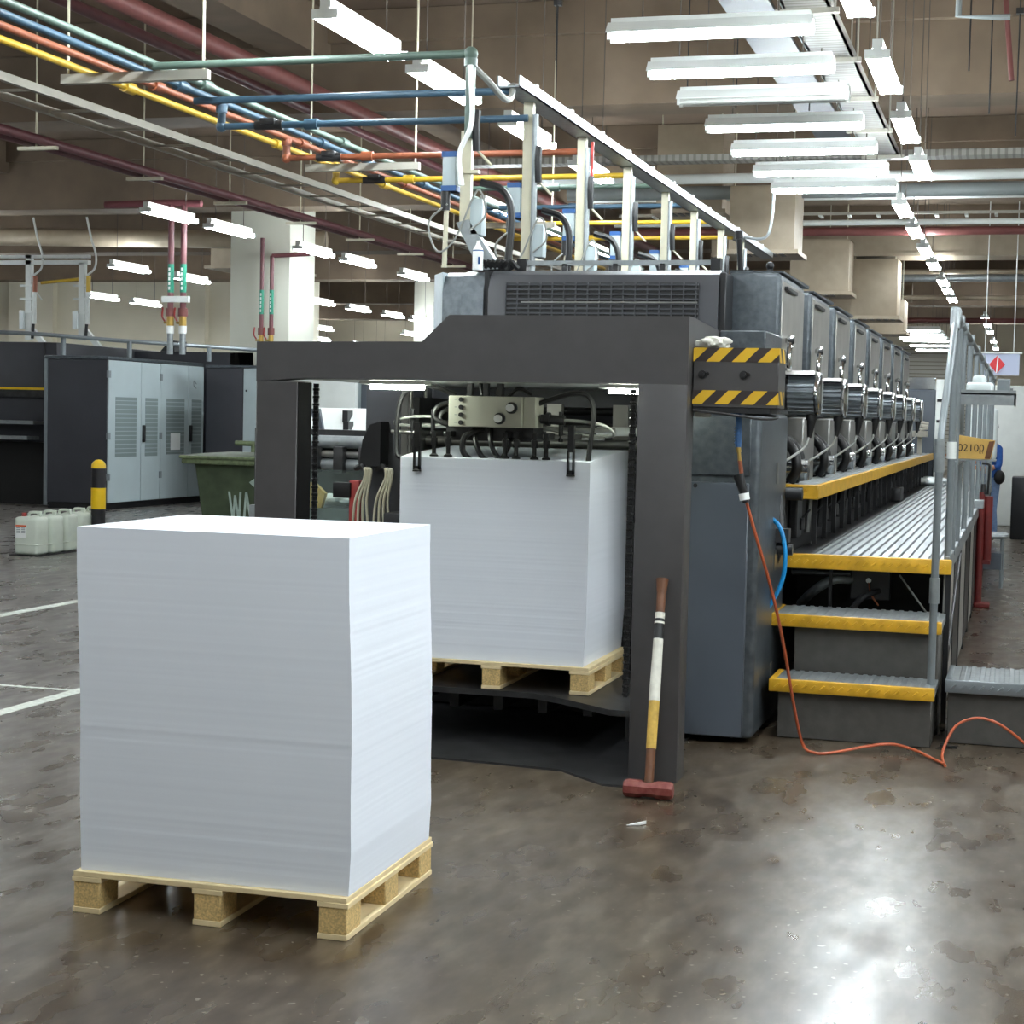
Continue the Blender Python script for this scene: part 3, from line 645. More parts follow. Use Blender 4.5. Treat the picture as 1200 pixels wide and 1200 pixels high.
MB().tube([(-.42, 19.3, .58), (-.2, 19.28, .58), (-.14, 19.34, .58), (-.14, 19.6, .58), (-.2, 19.66, .58), (-.42, 19.64, .58)], .03, 8).build('top_frame', 'galv', st)
for x, y in ((-.4, 19.3), (-.17, 19.3), (-.17, 19.62), (-.4, 19.62)): MB().cyl((x, y, .02), (x, y, .58), .022, n=8).build('leg', 'rail_grey', st)
MB().box(-.42, -.16, 19.28, 19.6, .22, .4).build('drawer', 'panel_blue_grey', st)
wc = thing('white_cabinet', (-.57, 26.3, 0), 'white rounded cabinet on a pedestal behind the railing end', 'cabinet')
MB().box(-.82, -.36, 26.1, 26.5, 1.27, 2.03, .06, 3).build('housing', 'plastic_clear', wc)
MB().box(-.78, -.68, 26.15, 26.35, 0, 1.28).build('pedestal', 'rail_grey', wc)
MB().box(-.84, -.62, 26.06, 26.5, 0, .03).build('foot', 'rail_grey', wc)
tag(MB().box(-.14, .9, 28.2, 29, 0, .98, .02).build('dark_workbench', 'black'), 'black workbench beyond the person in the blue shirt', 'workbench')
sg = thing('hanging_sign', (-.45, 30, 2.6), 'pale blue hanging sign bearing a red diamond emblem', 'sign')
MB().box(-.72, -.1, 30, 30.03, 2.62, 2.98).build('sign_board', 'sign_blue', sg)
MB().box(-.76, -.06, 29.98, 30.05, 2.98, 3.01).build('top_bar', 'white_paint', sg)
MB().prism([(-.46, 2.95), (-.33, 2.80), (-.46, 2.65), (-.59, 2.80)], 'Y', 29.985, 29.999).build('diamond', 'sign_red', sg)
MB().prism([(-.475, 2.66), (-.455, 2.66), (-.435, 2.94), (-.455, 2.95)], 'Y', 29.98, 29.984).build('diamond_stroke', 'label_white', sg)
for x in (-.66, -.2): MB().cyl((x, 30.01, 3.0), (x, 30.01, 6.75), .008, n=6).build('rod', 'white_paint', sg)
mc = thing('white_machine', (-.1, 32, 0), 'white machine with small grey display under the red diamond sign', 'machine')
MB().box(-.95, .9, 32, 33, 0, 2.5, .03).build('housing', 'white_paint', mc)
MB().box(-.45, -.2, 31.97, 32, 2.3, 2.45).build('display', 'grey_ink', mc)
m = MB()
for k in range(9): m.sphere((-1.2+random.uniform(-.1, .28), 23.6+random.uniform(0, .8), 1.0+.02*random.random()), .14, .2, .05)
tag(m.build('plastic_wrap', 'plastic_clear'), 'crumpled clear plastic wrap lying at the far end of the walkway', 'plastic wrap')

# person in the background
def person(px, py):
    root = thing('person', (px, py, 0), 'person in blue shirt and jeans reaching forward beyond the walkway', 'person')
    V = {}; E = []; me = bpy.data.meshes.new('body'); verts = []; rad = []
    def v(n, x, y, z, r):
        V[n] = len(verts); verts.append((x, y, z)); rad.append(r)
    v('pel', 0, 0, .98, .15); v('wai', 0, 0, 1.12, .135); v('che', 0, -.02, 1.36, .155); v('nec', 0, -.02, 1.52, .06); v('hd0', 0, -.03, 1.6, .07); v('hd1', 0, -.05, 1.68, .095); v('hd2', 0, -.04, 1.78, .08)
    E += [('pel', 'wai'), ('wai', 'che'), ('che', 'nec'), ('nec', 'hd0'), ('hd0', 'hd1'), ('hd1', 'hd2')]
    for s, t in ((-1, 'l'), (1, 'r')):
        v('sh'+t, s*.19, 0, 1.43, .07)
        if s < 0: pts = [(-.24, -.08, 1.2, .05), (-.34, -.3, 1.28, .042), (-.36, -.42, 1.31, .033)]; hand = (-.37, -.5, 1.32)
        else: pts = [(.27, -.03, 1.16, .05), (.22, -.26, 1.12, .042), (.17, -.38, 1.14, .033)]; hand = (.14, -.46, 1.15)
        for q, n in zip(pts, ('el', 'fo', 'wr')): v(n+t, *q)
        v('pa'+t, *hand, .036)
        E += [('che', 'sh'+t), ('sh'+t, 'el'+t), ('el'+t, 'fo'+t), ('fo'+t, 'wr'+t), ('wr'+t, 'pa'+t)]
        for k in range(5):
            dx = (-.03+.018*k) if k < 4 else .035
            v('f%d%s' % (k, t), hand[0]+dx, hand[1]-(.04 if k < 4 else .01), hand[2], .010)
            v('g%d%s' % (k, t), hand[0]+dx*1.1, hand[1]-(.085-.006*abs(k-1.5) if k < 4 else .045), hand[2]-.02, .008)
            E += [('pa'+t, 'f%d%s' % (k, t)), ('f%d%s' % (k, t), 'g%d%s' % (k, t))]
        v('hi'+t, s*.1, 0, .92, .105); v('kn'+t, s*.12, -.03*s, .5, .07); v('ca'+t, s*.12, .0, .3, .065); v('an'+t, s*.12, .02, .08, .045); v('to'+t, s*.13, -.14, .045, .04)
        E += [('pel', 'hi'+t), ('hi'+t, 'kn'+t), ('kn'+t, 'ca'+t), ('ca'+t, 'an'+t), ('an'+t, 'to'+t)]
    me.from_pydata(verts, [(V[a], V[b]) for a, b in E], [])
    o = bpy.data.objects.new('tmp_body', me); SC.collection.objects.link(o)
    sk = o.modifiers.new('s', 'SKIN'); o.modifiers.new('sd', 'SUBSURF').levels = 2
    for i, d in enumerate(me.skin_vertices[0].data): d.radius = (rad[i], rad[i]); d.use_root = (i == 0)
    bpy.context.view_layer.update()
    bm_ = bpy.data.meshes.new_from_object(o.evaluated_get(bpy.context.evaluated_depsgraph_get())); bpy.data.objects.remove(o)
    bm_.name = 'body'; bm_.materials.clear()
    for n in ('skin', 'shirt_blue', 'jeans', 'shoe'): bm_.materials.append(MATS[n])
    for p in bm_.polygons:
        c = p.center; p.use_smooth = True
        far = abs(c.x) > .2 or c.y < -.2
        i = 0
        if c.z < .085: i = 3
        elif c.z < 1.0 : i = 2
        elif c.z < 1.5 and not (c.y < -.12): i = 1
        p.material_index = i
    b = bpy.data.objects.new('body', bm_); SC.collection.objects.link(b); b.parent = root
    W = Vector((px, py, 0)); ORG[root.name] = W
    m = MB().sphere(W+Vector((0, -.02, 1.76)), .1, .115, .09); m.build('hair', 'hair', root)
    for s in (-1, 1):
        MB().sphere(W+Vector((s*.035, -.138, 1.70)), .012, .008, .008, 8, 6).build('eye', 'hair', root)
        MB().sphere(W+Vector((s*.098, -.04, 1.68)), .014, .024, .034, 8, 6).build('ear', 'skin', root)
    MB().sphere(W+Vector((0, -.155, 1.665)), .015, .022, .024, 8, 6).build('nose', 'skin', root)
    MB().sphere(W+Vector((0, -.14, 1.625)), .026, .008, .007, 8, 6).build('mouth', 'red_paint', root)
    MB().sphere(W+Vector((.19, .03, 1.0)), .06, .09, .11, 10, 7).build('belt_bag', 'black', root)
    root.rotation_euler.z = -PI/3.2
    return root
person(-.45, 27.3)

# ================================================================== SMALL THINGS NEAR THE FEEDER
hm = thing('sledgehammer', (-1.6, 7.77, 0), 'sledgehammer with red head and taped handle leaning on the gantry leg', 'hammer')
m = MB(); oc = []
for sx, r in ((0, .034), (.012, .042), (.075, .042), (.09, .036), (.14, .036), (.155, .042), (.218, .042), (.23, .034)):
    oc.append([(-1.715+sx, 7.77+r*math.cos(PI/8+k*PI/4), .043+r*math.sin(PI/8+k*PI/4)) for k in range(8)])
m.rings(oc); hh = m.build('head', 'hammer_red', hm); hh.rotation_euler = (0, 0, 0)
a, b_ = Vector((-1.60, 7.775, .07)), Vector((-1.628, 8.10, .99))
def hseg(t0, t1, r0, r1, nm, mm, lab=None):
    o = MB().cyl(a.lerp(b_, t0), a.lerp(b_, t1), r0, r1, 14).build(nm, mm, hm)
    if lab: o['label'] = lab
hseg(0, .17, .022, .022, 'handle', 'handle_brown')
hseg(.165, .40, .024, .026, 'tape_wrap', 'tape_tan', 'yellowish twine wrap')
hseg(.395, .70, .027, .024, 'tape_wrap', 'rag', 'white tape wrap')
hseg(.69, .80, .0235, .022, 'tape_wrap', 'black', 'black tape wrap')
hseg(.775, .785, .0245, .0245, 'tape_wrap', 'rag'); hseg(.80, .83, .024, .024, 'tape_wrap', 'rag')
hseg(.82, .93, .022, .022, 'grip', 'handle_brown'); hseg(.925, 1.0, .022, .031, 'grip', 'handle_brown')

from mathutils import noise as mnoise
rg = MB().sphere((-1.452, 8.34, 2.127), .088, .05, .03, 40, 22)
for v in rg.bm.verts:
    n1 = mnoise.noise(v.co*28)+.6*mnoise.noise(v.co*60)
    c = Vector((-1.452, 8.34, 2.127)); d = (v.co-c)
    v.co = c+d*(1+.38*n1)
    v.co.z = max(v.co.z, 2.103)
tag(rg.build('cloth_rag', 'rag'), 'crumpled off-white rag lying on top of the striped guard box', 'rag')

ah = thing('air_hose', (-1.3, 8.5, 0), 'orange air hose with blue blow gun hanging from the guard box', 'air hose')
gp = [P(862, 481, 8.35), P(864, 500, 8.35), P(865, 523, 8.35)]
gn = MB().tube([P(858, 486, 8.35)+Vector((0, 0, .0)), P(864, 482, 8.35), P(866, 492, 8.35), P(865, 524, 8.35)], .015, 10).build('blow_gun', 'gun_blue', ah)
m = MB()
for k in range(6): m.cyl(P(865, 500+k*3.6, 8.35), P(865, 501.6+k*3.6, 8.35), .0185, n=12)
m.build('grip_ring', 'gun_blue', gn)
MB().cyl(P(865, 523, 8.35), P(866, 530, 8.35), .012).cyl(P(866, 530, 8.35), P(867, 541, 8.35), .009).build('fitting', 'brass', ah)
m = MB()
for k in range(7): m.cyl(P(867+.3*k, 540+k*2.2, 8.35), P(867+.3*k, 541.6+k*2.2, 8.35), .0105, n=10)
m.cyl(P(867, 540, 8.35), P(869, 556, 8.35), .008); m.build('spring', 'pipe_orange', ah)
MB().cyl(P(865, 556, 8.35), P(872, 580, 8.35), .028, .02, 14).cyl(P(872, 580, 8.35), P(874, 589, 8.35), .018).build('boot', 'black_rubber', ah)
MB().cyl(P(871.5, 578, 8.35), P(873, 586, 8.35), .0255, n=14).build('collar', 'label_white', ah)
hp = [P(874, 586, 8.35), P(885, 625, 8.42), P(905, 695, 8.6), P(918, 755, 8.8), P(930, 825, 9.0)]
hp += [Vector((-1.06, 9.16, .05)), Vector((-.99, 9.13, .012)), Vector((-.89, 9.2, .012)), Vector((-.75, 9.32, .03)), Vector((-.62, 9.40, .04)), Vector((-.5, 9.36, .028)), Vector((-.40, 9.24, .012)), Vector((-.325, 9.10, .012))]
MB().tube(hp, .008, 8, 6).build('hose', 'hose_orange', ah)
hl2 = [Vector((-.32, 9.07, .009)), Vector((-.345, 9.3, .012)), Vector((-.335, 9.40, .06)), P(1120, 851, 9.45), P(1140, 842, 9.48), P(1160, 844, 9.5), P(1182, 856, 9.52), P(1215, 885, 9.6), Vector((.1, 9.4, .01)), Vector((.4, 9.0, .01))]
tag(MB().tube(hl2, .008, 8, 6).build('floor_hose', 'hose_orange'), 'orange hose loop arching over the floor before the grey side step', 'hose')
tag(MB().tube([P(900, 604, 9.86), P(914, 618, 9.84), P(920, 645, 9.82), P(918, 675, 9.82), P(908, 700, 9.82), P(896, 718, 9.84), P(886, 735, 9.9)], .013, 10).build('blue_hose', 'hose_blue'), 'bright blue air hose curving beside the feeder side frame', 'hose')
tag(MB().tube([P(903, 560, 10.2), P(912, 590, 10.15), P(914, 630, 10.1), P(905, 660, 10.1), P(900, 680, 10.2)], .035, 10).build('black_hose', 'black_rubber'), 'thick black hose behind the blue air hose', 'hose')
tag(MB().rings([[(-1.575, 7.2, .003), (-1.53, 7.22, .003), (-1.50, 7.26, .003), (-1.54, 7.25, .003)], [(-1.575, 7.2, .006), (-1.53, 7.22, .012), (-1.50, 7.26, .018), (-1.54, 7.25, .008)]]).build('paper_scrap', 'label_white', None, False), 'small torn white paper scrap on the floor before the hammer', 'paper scrap')
tag(MB().box(-.37, -.33, 9.6, 9.65, 0, .02).box(-.33, -.28, 9.62, 9.64, 0, .012).build('floor_clip', 'black'), 'small black metal clip on the floor between the steps', 'clip')

# things seen through the left half of the gantry opening
gl = thing('glass_guard', (-4.3, 10.5, .9), 'clear glass guard panel left of the inner paper pile', 'guard panel')
MB().box(-4.6, -4.02, 10.5, 10.512, .85, 1.375).build('pane', 'guard_glass', gl)
MB().box(-4.62, -4.0, 10.5, 10.53, .82, .86).build('bottom_frame', 'galv', gl)
rp = thing('red_post', (-4.13, 10.4, 0), 'short red post with black clamp in front of the glass guard', 'post')
MB().box(-4.165, -4.095, 10.4, 10.47, 0, 1.315, .008).build('post', 'red_paint', rp)
MB().box(-4.27, -4.15, 10.38, 10.44, 1.2, 1.3, .005).build('clamp', 'black', rp)
hz = thing('hose_bundle', (-3.93, 10.2, .9), 'bundles of pale hoses drooping from black hooks left of the inner pile', 'hoses')
for bx, n in ((-3.98, 4), (-3.84, 4)):
    MB().tube([(bx-.06, 10.2, 1.40), (bx, 10.16, 1.42), (bx+.03, 10.15, 1.38)], .018, 8).build('hook', 'black_rubber', hz)
    for k in range(n):
        x = bx+.02+.014*k
        MB().tube([(bx+.01, 10.16, 1.40), (x+.01, 10.12, 1.40), (x+.008, 10.12, 1.34), (x-.05+.012*k, 10.12, 1.2), (x-.06+.02*k, 10.13, 1.0), (x-.02, 10.2, .9)], .0085, 6).build('hose', 'cream_post', hz)
fl = thing('feeder_far_frame', (-3.85, 10, 0), 'dark grey far side frame of the feeder behind the opening', 'machine frame')
MB().box(-4.02, -3.74, 10.3, 11.3, 0, 1.93, .01).build('frame_body', 'charcoal_soft', fl)
MB().box(-3.74, -3.70, 10.2, 10.3, .6, 1.93).cyl((-3.68, 10.2, .8), (-3.68, 10.2, 1.93), .018).cyl((-3.6, 10.25, .8), (-3.6, 10.25, 1.93), .012).build('slide_rod', 'steel', fl)
MB().prism([(-4.0, 1.42), (-3.86, 1.42), (-3.86, 1.70), (-3.93, 1.68), (-3.98, 1.58)], 'Y', 10.15, 10.3).build('hand_guard', 'black', fl)
dk = thing('control_desk', (-5.7, 14, 0), 'slanted white control desk with marker pens seen through the gantry', 'control desk')
MB().box(-6.15, -5.35, 13.9, 14.6, 0, 1.5, .02).build('cabinet', 'charcoal_soft', dk)
MB().rings([[(-6.05, 13.9, 1.5), (-5.35, 13.9, 1.5), (-5.35, 14.3, 1.79), (-6.05, 14.3, 1.79)], [(-6.05, 13.93, 1.47), (-5.35, 13.93, 1.47), (-5.35, 14.33, 1.76), (-6.05, 14.33, 1.76)]]).build('sloped_top', 'white_paint', dk, False)
MB().prism([(-5.92, 1.78), (-5.84, 1.78), (-5.78, 1.5), (-5.86, 1.5)], 'Y', 13.86, 13.9).build('side_arm', 'panel_blue_grey', dk)
for k, (x, y) in enumerate(((-5.72, 14.1), (-5.66, 13.97))): tag(MB().box(x, x+.05, y, y+.12, 1.52+.725*(y-13.9), 1.535+.725*(y-13.9)+.09).build('marker_clip', 'black'), ['black clip higher up on the white control desk', 'black clip low on the white control desk'][k], 'clip')
tag(MB().cyl((-5.70, 13.85, 1.44), (-5.73, 13.88, 1.58), .016).build('blue_marker', 'box_blue'), 'blue marker pen leaning at the control desk edge', 'pen')
rw = thing('roller_rack', (-5.2, 12, 0), 'grey roller assembly with rails below the control desk', 'roller rack')
for zz, r in ((1.53, .05), (1.44, .03), (1.36, .045)): MB().cyl((-5.5, 12.0, zz), (-4.5, 12.0, zz), r).build('roller', 'galv' if r > .03 else 'steel', rw)
for k in range(5): MB().box(-5.3+.2*k, -5.22+.2*k, 11.9, 12.0, 1.3, 1.5, .01).build('clamp', 'dark_steel', rw)
MB().box(-5.6, -4.4, 12.05, 12.3, 0, 1.62).build('rack_frame', 'dark_steel', rw)
wt = thing('waste_box', (-4.9, 11.2, 0), 'open grey box with white paper and cardboard waste behind glass', 'waste box')
MB().box(-5.1, -4.2, 10.9, 11.5, 0, 1.1).build('box', 'galv', wt)
m = MB()
for k in range(16): m.sphere((random.uniform(-4.95, -4.3), random.uniform(10.95, 11.2), 1.12+random.uniform(0, .05)), .07, .05, .03, 7, 5)
m.build('paper_waste', 'label_white', wt)['kind'] = 'stuff'
MB().prism([(-4.78, 1.1), (-4.55, 1.1), (-4.52, 1.2), (-4.6, 1.27), (-4.78, 1.28)], 'Y', 10.86, 10.9).build('cardboard', 'carton', wt)
mp = thing('pale_machine_cabinet', (-7.2, 19, 0), 'pale cabinet with glass front behind the control desk', 'cabinet')
MB().box(-8.4, -7.55, 19, 20, 0, 2.2, .02).build('body', 'white_paint', mp)
MB().box(-7.55, -7.0, 19.1, 20, 0, 2.2).build('door', 'cab_door', mp)
for k in range(3): MB().box(-7.5+.2*k, -7.42+.2*k, 19.06, 19.1, 1.5, 2.2).build('stripe', 'panel_blue_grey', mp)
MB().box(-7.34, -7.28, 19.04, 19.06, 1.75, 1.95).build('blue_tag', 'box_blue', mp)

# ================================================================== LEFT SIDE: CABINETS, BIN, BOLLARD, JERRYCANS
kb = thing('electrical_cabinet', (-15.4, 27.6, 0), 'large switch cabinet with dark side and four pale vented doors', 'cabinet', 'switch cabinets')
Y0, Y1, XF = 26.2, 29.75, -14.92
MB().box(-16.1, XF, Y0, Y1, .1, 2.56, .01, 1).build('carcass', 'cab_side', kb)
MB().box(-16.12, XF+.02, Y0-.02, Y1+.02, 2.56, 2.62, .01, 1).build('top_cap', 'hammer_grey', kb)
MB().box(-16.05, XF-.03, Y0+.02, Y1, 0, .1).build('plinth', 'black', kb)
MB().box(-16.12, -16.06, Y0-.02, Y0+.01, .05, 2.56).build('corner_profile', 'rail_grey', kb)
bounds = [0, 1.13, 1.84, 2.92, 3.55]
for k in range(4):
    ya, yb = Y0+bounds[k]+.01, Y0+bounds[k+1]-.01
    d = MB().box(XF, XF+.03, ya, yb, .12, 2.55, .004, 1).build('door', 'cab_door', kb)
    MB().box(XF+.0302, XF+.034, ya+.2*(yb-ya), yb-.14*(yb-ya), .9 if k != 2 else .92, 1.93).build('vent', 'vent_slats', d)
    if k in (1, 3): MB().box(XF+.03, XF+.07, ya+.02, ya+.1, 1.15, 1.45, .01, 1).build('handle', 'black', d)
    if k == 2: MB().box(XF+.0342, XF+.036, ya+.38, ya+.75, 1.0, 1.3).build('notice', 'label_white', d)
    if k == 3: MB().tube([(XF+.034, ya+.3, 2.22), (XF+.034, ya+.2, 2.28), (XF+.034, ya+.2, 2.18), (XF+.034, ya+.3, 2.14)], .006, 5).build('squiggle_mark', 'grey_ink', d)
    if k in (0, 2):
        for zz in (.5, 1.2, 2.25): MB().box(XF+.01, XF+.05, ya-.05, ya+.03, zz, zz+.12).build('hinge', 'rail_grey', d)
k2 = thing('electrical_cabinet', (-13.6, 28.7, 0), 'smaller switch cabinet with dark face behind the green bin', 'cabinet', 'switch cabinets')
MB().box(-14.07, -13.36, 28.2, 29.4, 0, 2.5, .01).build('carcass', 'cab_side', k2)
MB().box(-14.08, -13.0, 28.18, 29.4, 2.5, 2.55).build('top_cap', 'hammer_grey', k2)
dd = MB().box(-13.34, -12.6, 28.2, 28.25, .1, 2.5, .004, 1).build('door', 'cab_door', k2)
MB().cyl((-13.28, 28.19, 2.1), (-13.28, 28.2, 2.1), .02).build('lock', 'black', dd)

bl = thing('bollard', (-10.87, 18.9, 0), 'yellow and black banded bollard in front of the switch cabinets', 'bollard')
MB().cyl((-10.87, 18.9, 0), (-10.87, 18.9, 1.0), .087, n=22).build('post', 'black_paint', bl)
for za, zb in ((.5, .76), (.0, .22)): MB().cyl((-10.87, 18.9, za), (-10.87, 18.9, zb), .0885, n=22).build('yellow_band', 'yellow_bright', bl)
MB().lathe([(.0885, 0), (.087, .04), (.07, .075), (.04, .1), (.005, .108)], (-10.87, 18.9, 1.0), n=22).build('dome_cap', 'yellow_bright', bl)

def jerrycan(y, lab, first):
    j = thing('jerrycan', (-11.06, y, 0), lab, 'jerrycan', 'white jerrycans on the floor')
    x0, x1, y0, y1 = -11.24, -10.92, y-.13, y+.13
    MB().box(x0, x1, y0, y1, 0.01, .455, .045, 3).box(x0-.004, x1+.004, y0-.004, y1+.004, .12, .14, .008, 1).build('body', 'jerry', j)
    MB().tube([(x0+.12, y, .45), (x0+.14, y, .50), (x1-.06, y, .50), (x1-.04, y, .45)], .016, 8).build('handle', 'jerry', j)
    MB().cyl((x0+.06, y, .45), (x0+.06, y, .495), .03).build('cap', 'red_paint' if first else 'jerry', j)
    if first:
        lb = MB().box(x0+.03, x0+.17, y0-.003, y0+.001, .21, .36).build('label', 'label_white', j)
        MB().box(x0+.03, x0+.17, y0-.0042, y0-.003, .34, .36).build('label_band', 'label_orange', lb)
        for k in range(4): MB().box(x0+.04, x0+.09, y0-.0042, y0-.003, .32-.018*k, .328-.018*k).box(x0+.105, x0+.155, y0-.0042, y0-.003, .32-.018*k, .328-.018*k).build('print', 'grey_ink', lb)
jl = ['white jerrycan with orange-striped label and red cap, nearest of its row', 'white plastic jerrycan just behind the labelled one', 'white plastic jerrycan in the middle of the row of five', 'white plastic jerrycan second from the bollard end of its row', 'white plastic jerrycan closest to the bollard, last of its row']
for k in range(5): jerrycan(17.75+.33*k, jl[k], k == 0)
tag(MB().box(-11.28, -10.9, 17.6, 19.3, .0, .012).build('drip_mat', 'black'), 'thin black mat under the row of jerrycans', 'mat')

bn = thing('waste_bin', (-8.330, 18.2, 0), 'dirty green wheeled waste container lettered WA, behind the gantry leg', 'waste bin')
m = MB().rings([[(-8.810, 17.72, .18), (-7.680, 17.72, .18), (-7.680, 18.6, .18), (-8.810, 18.6, .18)], [(-8.910, 17.6, 1.16), (-7.580, 17.6, 1.16), (-7.580, 18.7, 1.16), (-8.910, 18.7, 1.16)]]); m.build('tub', 'bin_green', bn)
MB().box(-9.030, -7.480, 17.5, 18.8, 1.14, 1.2, .015).box(-9.050, -7.460, 17.48, 18.82, 1.2, 1.235, .01).build('rim', 'bin_edge', bn)
MB().prism([(17.5, 1.235), (18.8, 1.235), (18.7, 1.26), (17.7, 1.25)], 'X', -8.980, -7.530).build('lid', 'bin_green', bn)
MB().cyl((-8.530, 17.85, 1.38), (-7.530, 17.85, 1.36), .03).cyl((-8.310, 17.85, 1.28), (-8.310, 17.85, 1.37), .03).build('lid_bar', 'bin_edge', bn)
for x, y in ((-8.630, 17.85), (-7.830, 17.85), (-8.630, 18.5), (-7.830, 18.5)): MB().cyl((x-.03, y, .09), (x+.03, y, .09), .09, n=14).build('wheel', 'black', bn)
def fy_(z): return 17.72-.12*(z-.18)/.98-.004
def stroke(pts, w):
    m = MB()
    for (xa, za), (xb, zb) in zip(pts[:-1], pts[1:]):
        q = [(xa-w, fy_(za), za), (xa+w, fy_(za), za), (xb+w, fy_(zb), zb), (xb-w, fy_(zb), zb)]
        m.rings([q, [(x, y-.003, z) for x, y, z in q]])
    return m
stroke([(-8.50, .84), (-8.465, .5), (-8.43, .80), (-8.395, .5), (-8.36, .84)], .013).build('letter_w', 'faded_white', bn, False)
stroke([(-8.335, .5), (-8.29, .84), (-8.245, .5)], .013).build('letter_a', 'faded_white', bn, False)
q = [(-8.250, fy_(.95), .95), (-8.110, fy_(.83), .83), (-8.030, fy_(.9), .9), (-8.130, fy_(1.03), 1.03)]
MB().rings([q, [(x, y-.004, z) for x, y, z in q]]).build('torn_sticker', 'faded_white', bn, False)

# second press far left
p2 = thing('second_press', (-20, 28, 0), 'dark second press with railing and yellow strip at the left edge', 'press')
MB().box(-24, -16.5, 27.2, 34, 0, 2.88, .02).build('housing', 'cab_side', p2)
MB().box(-24, -16.45, 27.1, 27.2, 2.03, 2.07).build('yellow_strip', 'yellow_bright', p2)
MB().box(-24, -16.45, 27.12, 27.2, 1.9, 2.02).build('grey_strip', 'dark_steel', p2)
MB().box(-16.75, -16.72, 27.18, 27.21, 0, 2.88).build('seam', 'black', p2)
for zz, yy in ((1.42, 26.7), (1.15, 26.5)):
    MB().box(-24, -16.65, yy, yy+.4, zz, zz+.06).build('shelf_step', 'galv', p2)
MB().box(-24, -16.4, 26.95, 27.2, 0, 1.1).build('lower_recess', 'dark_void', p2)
MB().box(-16.5, -14.0, 30, 34, 0, 2.84).build('rear_housing', 'cab_side', p2)
MB().prism([(-15.9, 2.84), (-15.6, 2.84), (-15.6, 3.05), (-15.7, 3.05)], 'Y', 29.9, 30.4).build('cone_cover', 'black', p2)
r2 = thing('cabinet_railing', (-15, 27, 2.6), 'grey pipe handrail above the switch cabinets', 'railing')
MB().tube([(-19.5, 25.2, 3.02), (-16.45, 25.95, 2.98), (-15.4, 27.2, 2.93), (-13.3, 29.8, 2.86), (-12.9, 30.2, 2.84)], .035, 8, 3).build('top_rail', 'rail_grey', r2)
for x, y, z in ((-15.98, 26.55, 2.95), (-15.2, 27.45, 2.92), (-14.25, 28.65, 2.89), (-13.45, 29.65, 2.86)): MB().cyl((x, y, 2.625), (x, y, z), .045, n=10).build('post', 'rail_grey', r2)

for k, (X, lb, top) in enumerate(((-18.22, 'white service post with valves at the far left edge', 4.6), (-17.08, 'white service post with yellow pipe end right of its twin', 4.45))):
    s = thing('service_post', (X, 29, 2.88), lb, 'service post', 'white service posts on the second press')
    MB().box(X-.06, X+.06, 29, 29.1, 3.0, top).build('post', 'white_paint', s)
    MB().prism([(X, 3.2), (X+.1, 3.22), (X+.42, 2.88), (X+.28, 2.88)], 'Y', 29.02, 29.1).build('foot', 'white_paint', s)
    for zz in (3.5, 3.75, 4.0): MB().box(X-.16, X+.18, 28.97, 29.0, zz, zz+.04).build('bracket', 'white_paint', s)
    MB().box(X-.16, X-.06, 28.95, 29.05, 3.2, 3.55, .01).build('junction_box', 'plastic_clear', s)
    MB().cyl((X+.14, 29, 3.3), (X+.14, 29, 3.9), .04).build('regulator', 'white_paint', s)
    MB().cyl((X+.15, 29, 3.9), (X+.15, 29, 4.2), .045).build('pipe_end', 'pipe_orange' if k == 0 else 'pipe_yellow', s)
    MB().tube([(X+.18, 29, 3.9), (X+.3, 29, 3.75)], .012, 6).build('lever', 'white_paint', s)
    MB().cyl((X+.1, 29, 3.02), (X+.12, 29, 3.3), .03).build('hose', 'black', s)
    MB().tube([(X+.1, 29, 4.2), (X+.28, 29, 4.35), (X+.3, 29, 4.6), (X+.2, 29, 4.9), (X+.1, 29, 5.3)], .02, 6).build('cable', 'white_paint', s)
tag(MB().box(-20.5, -16.95, 29.0, 29.12, 4.42, 4.5).box(-20.5, -16.95, 29.0, 29.12, 4.54, 4.6).build('cable_channel', 'white_paint'), 'pale cable channel spanning the white service posts', 'cable channel')
tag(MB().cyl((-18.0, 29.1, 4.08), (-17.1, 29.1, 4.16), .03).build('gas_pipe', 'pipe_yellow'), 'short yellow pipe between the white service posts', 'pipe')

def drop_pipe(x, y, zt, zb, r, lab, white):
    s = thing('drop_pipe', (x, y, zb), lab, 'pipe', 'maroon drop pipes with valves')
    MB().cyl((x, y, zb+.7), (x, y, zt), r, n=12).build('pipe', 'pipe_maroon', s)
    gb_ = MB().cyl((x, y, zb+.98), (x, y, zb+1.43), r*1.05, n=12).build('green_band', 'band_green', s)
    m = MB()
    for k in range(5): m.box(x-r*.3, x+r*.3, y-r*1.12, y-r*1.02, zb+1.02+.075*k, zb+1.07+.075*k)
    m.build('band_print', 'label_white', gb_)
    MB().cyl((x, y, zb+.6), (x, y, zb+.73), r*1.6, n=12).build('coupling', 'pipe_red', s)
    MB().cyl((x, y, zb+.45), (x, y, zb+.6), r*1.2, n=12).cyl((x-.1, y-.02, zb+.5), (x+.02, y-.02, zb+.5), .02).build('valve', 'brass', s)
    MB().tube([(x-.08, y-.03, zb+.52), (x-.13, y-.03, zb+.6), (x-.12, y-.03, zb+.74)], .014, 6).build('valve_lever', 'red_paint', s)
    MB().cyl((x, y, zb+.33), (x, y, zb+.45), r*1.3, n=12).build('union', 'label_white', s)
    MB().cyl((x, y, zb), (x, y, zb+.34), r, n=12).build('flexible_hose', 'galv', s)
drop_pipe(-13.12, 25, 5.0, 2.64-.02, .05, 'maroon drop pipe with brass valve above the cabinet doors, one nearer the camera left', True)
drop_pipe(-12.90, 25, 5.0, 2.62, .05, 'maroon drop pipe with brass valve above the cabinet doors, right of its twin', True)
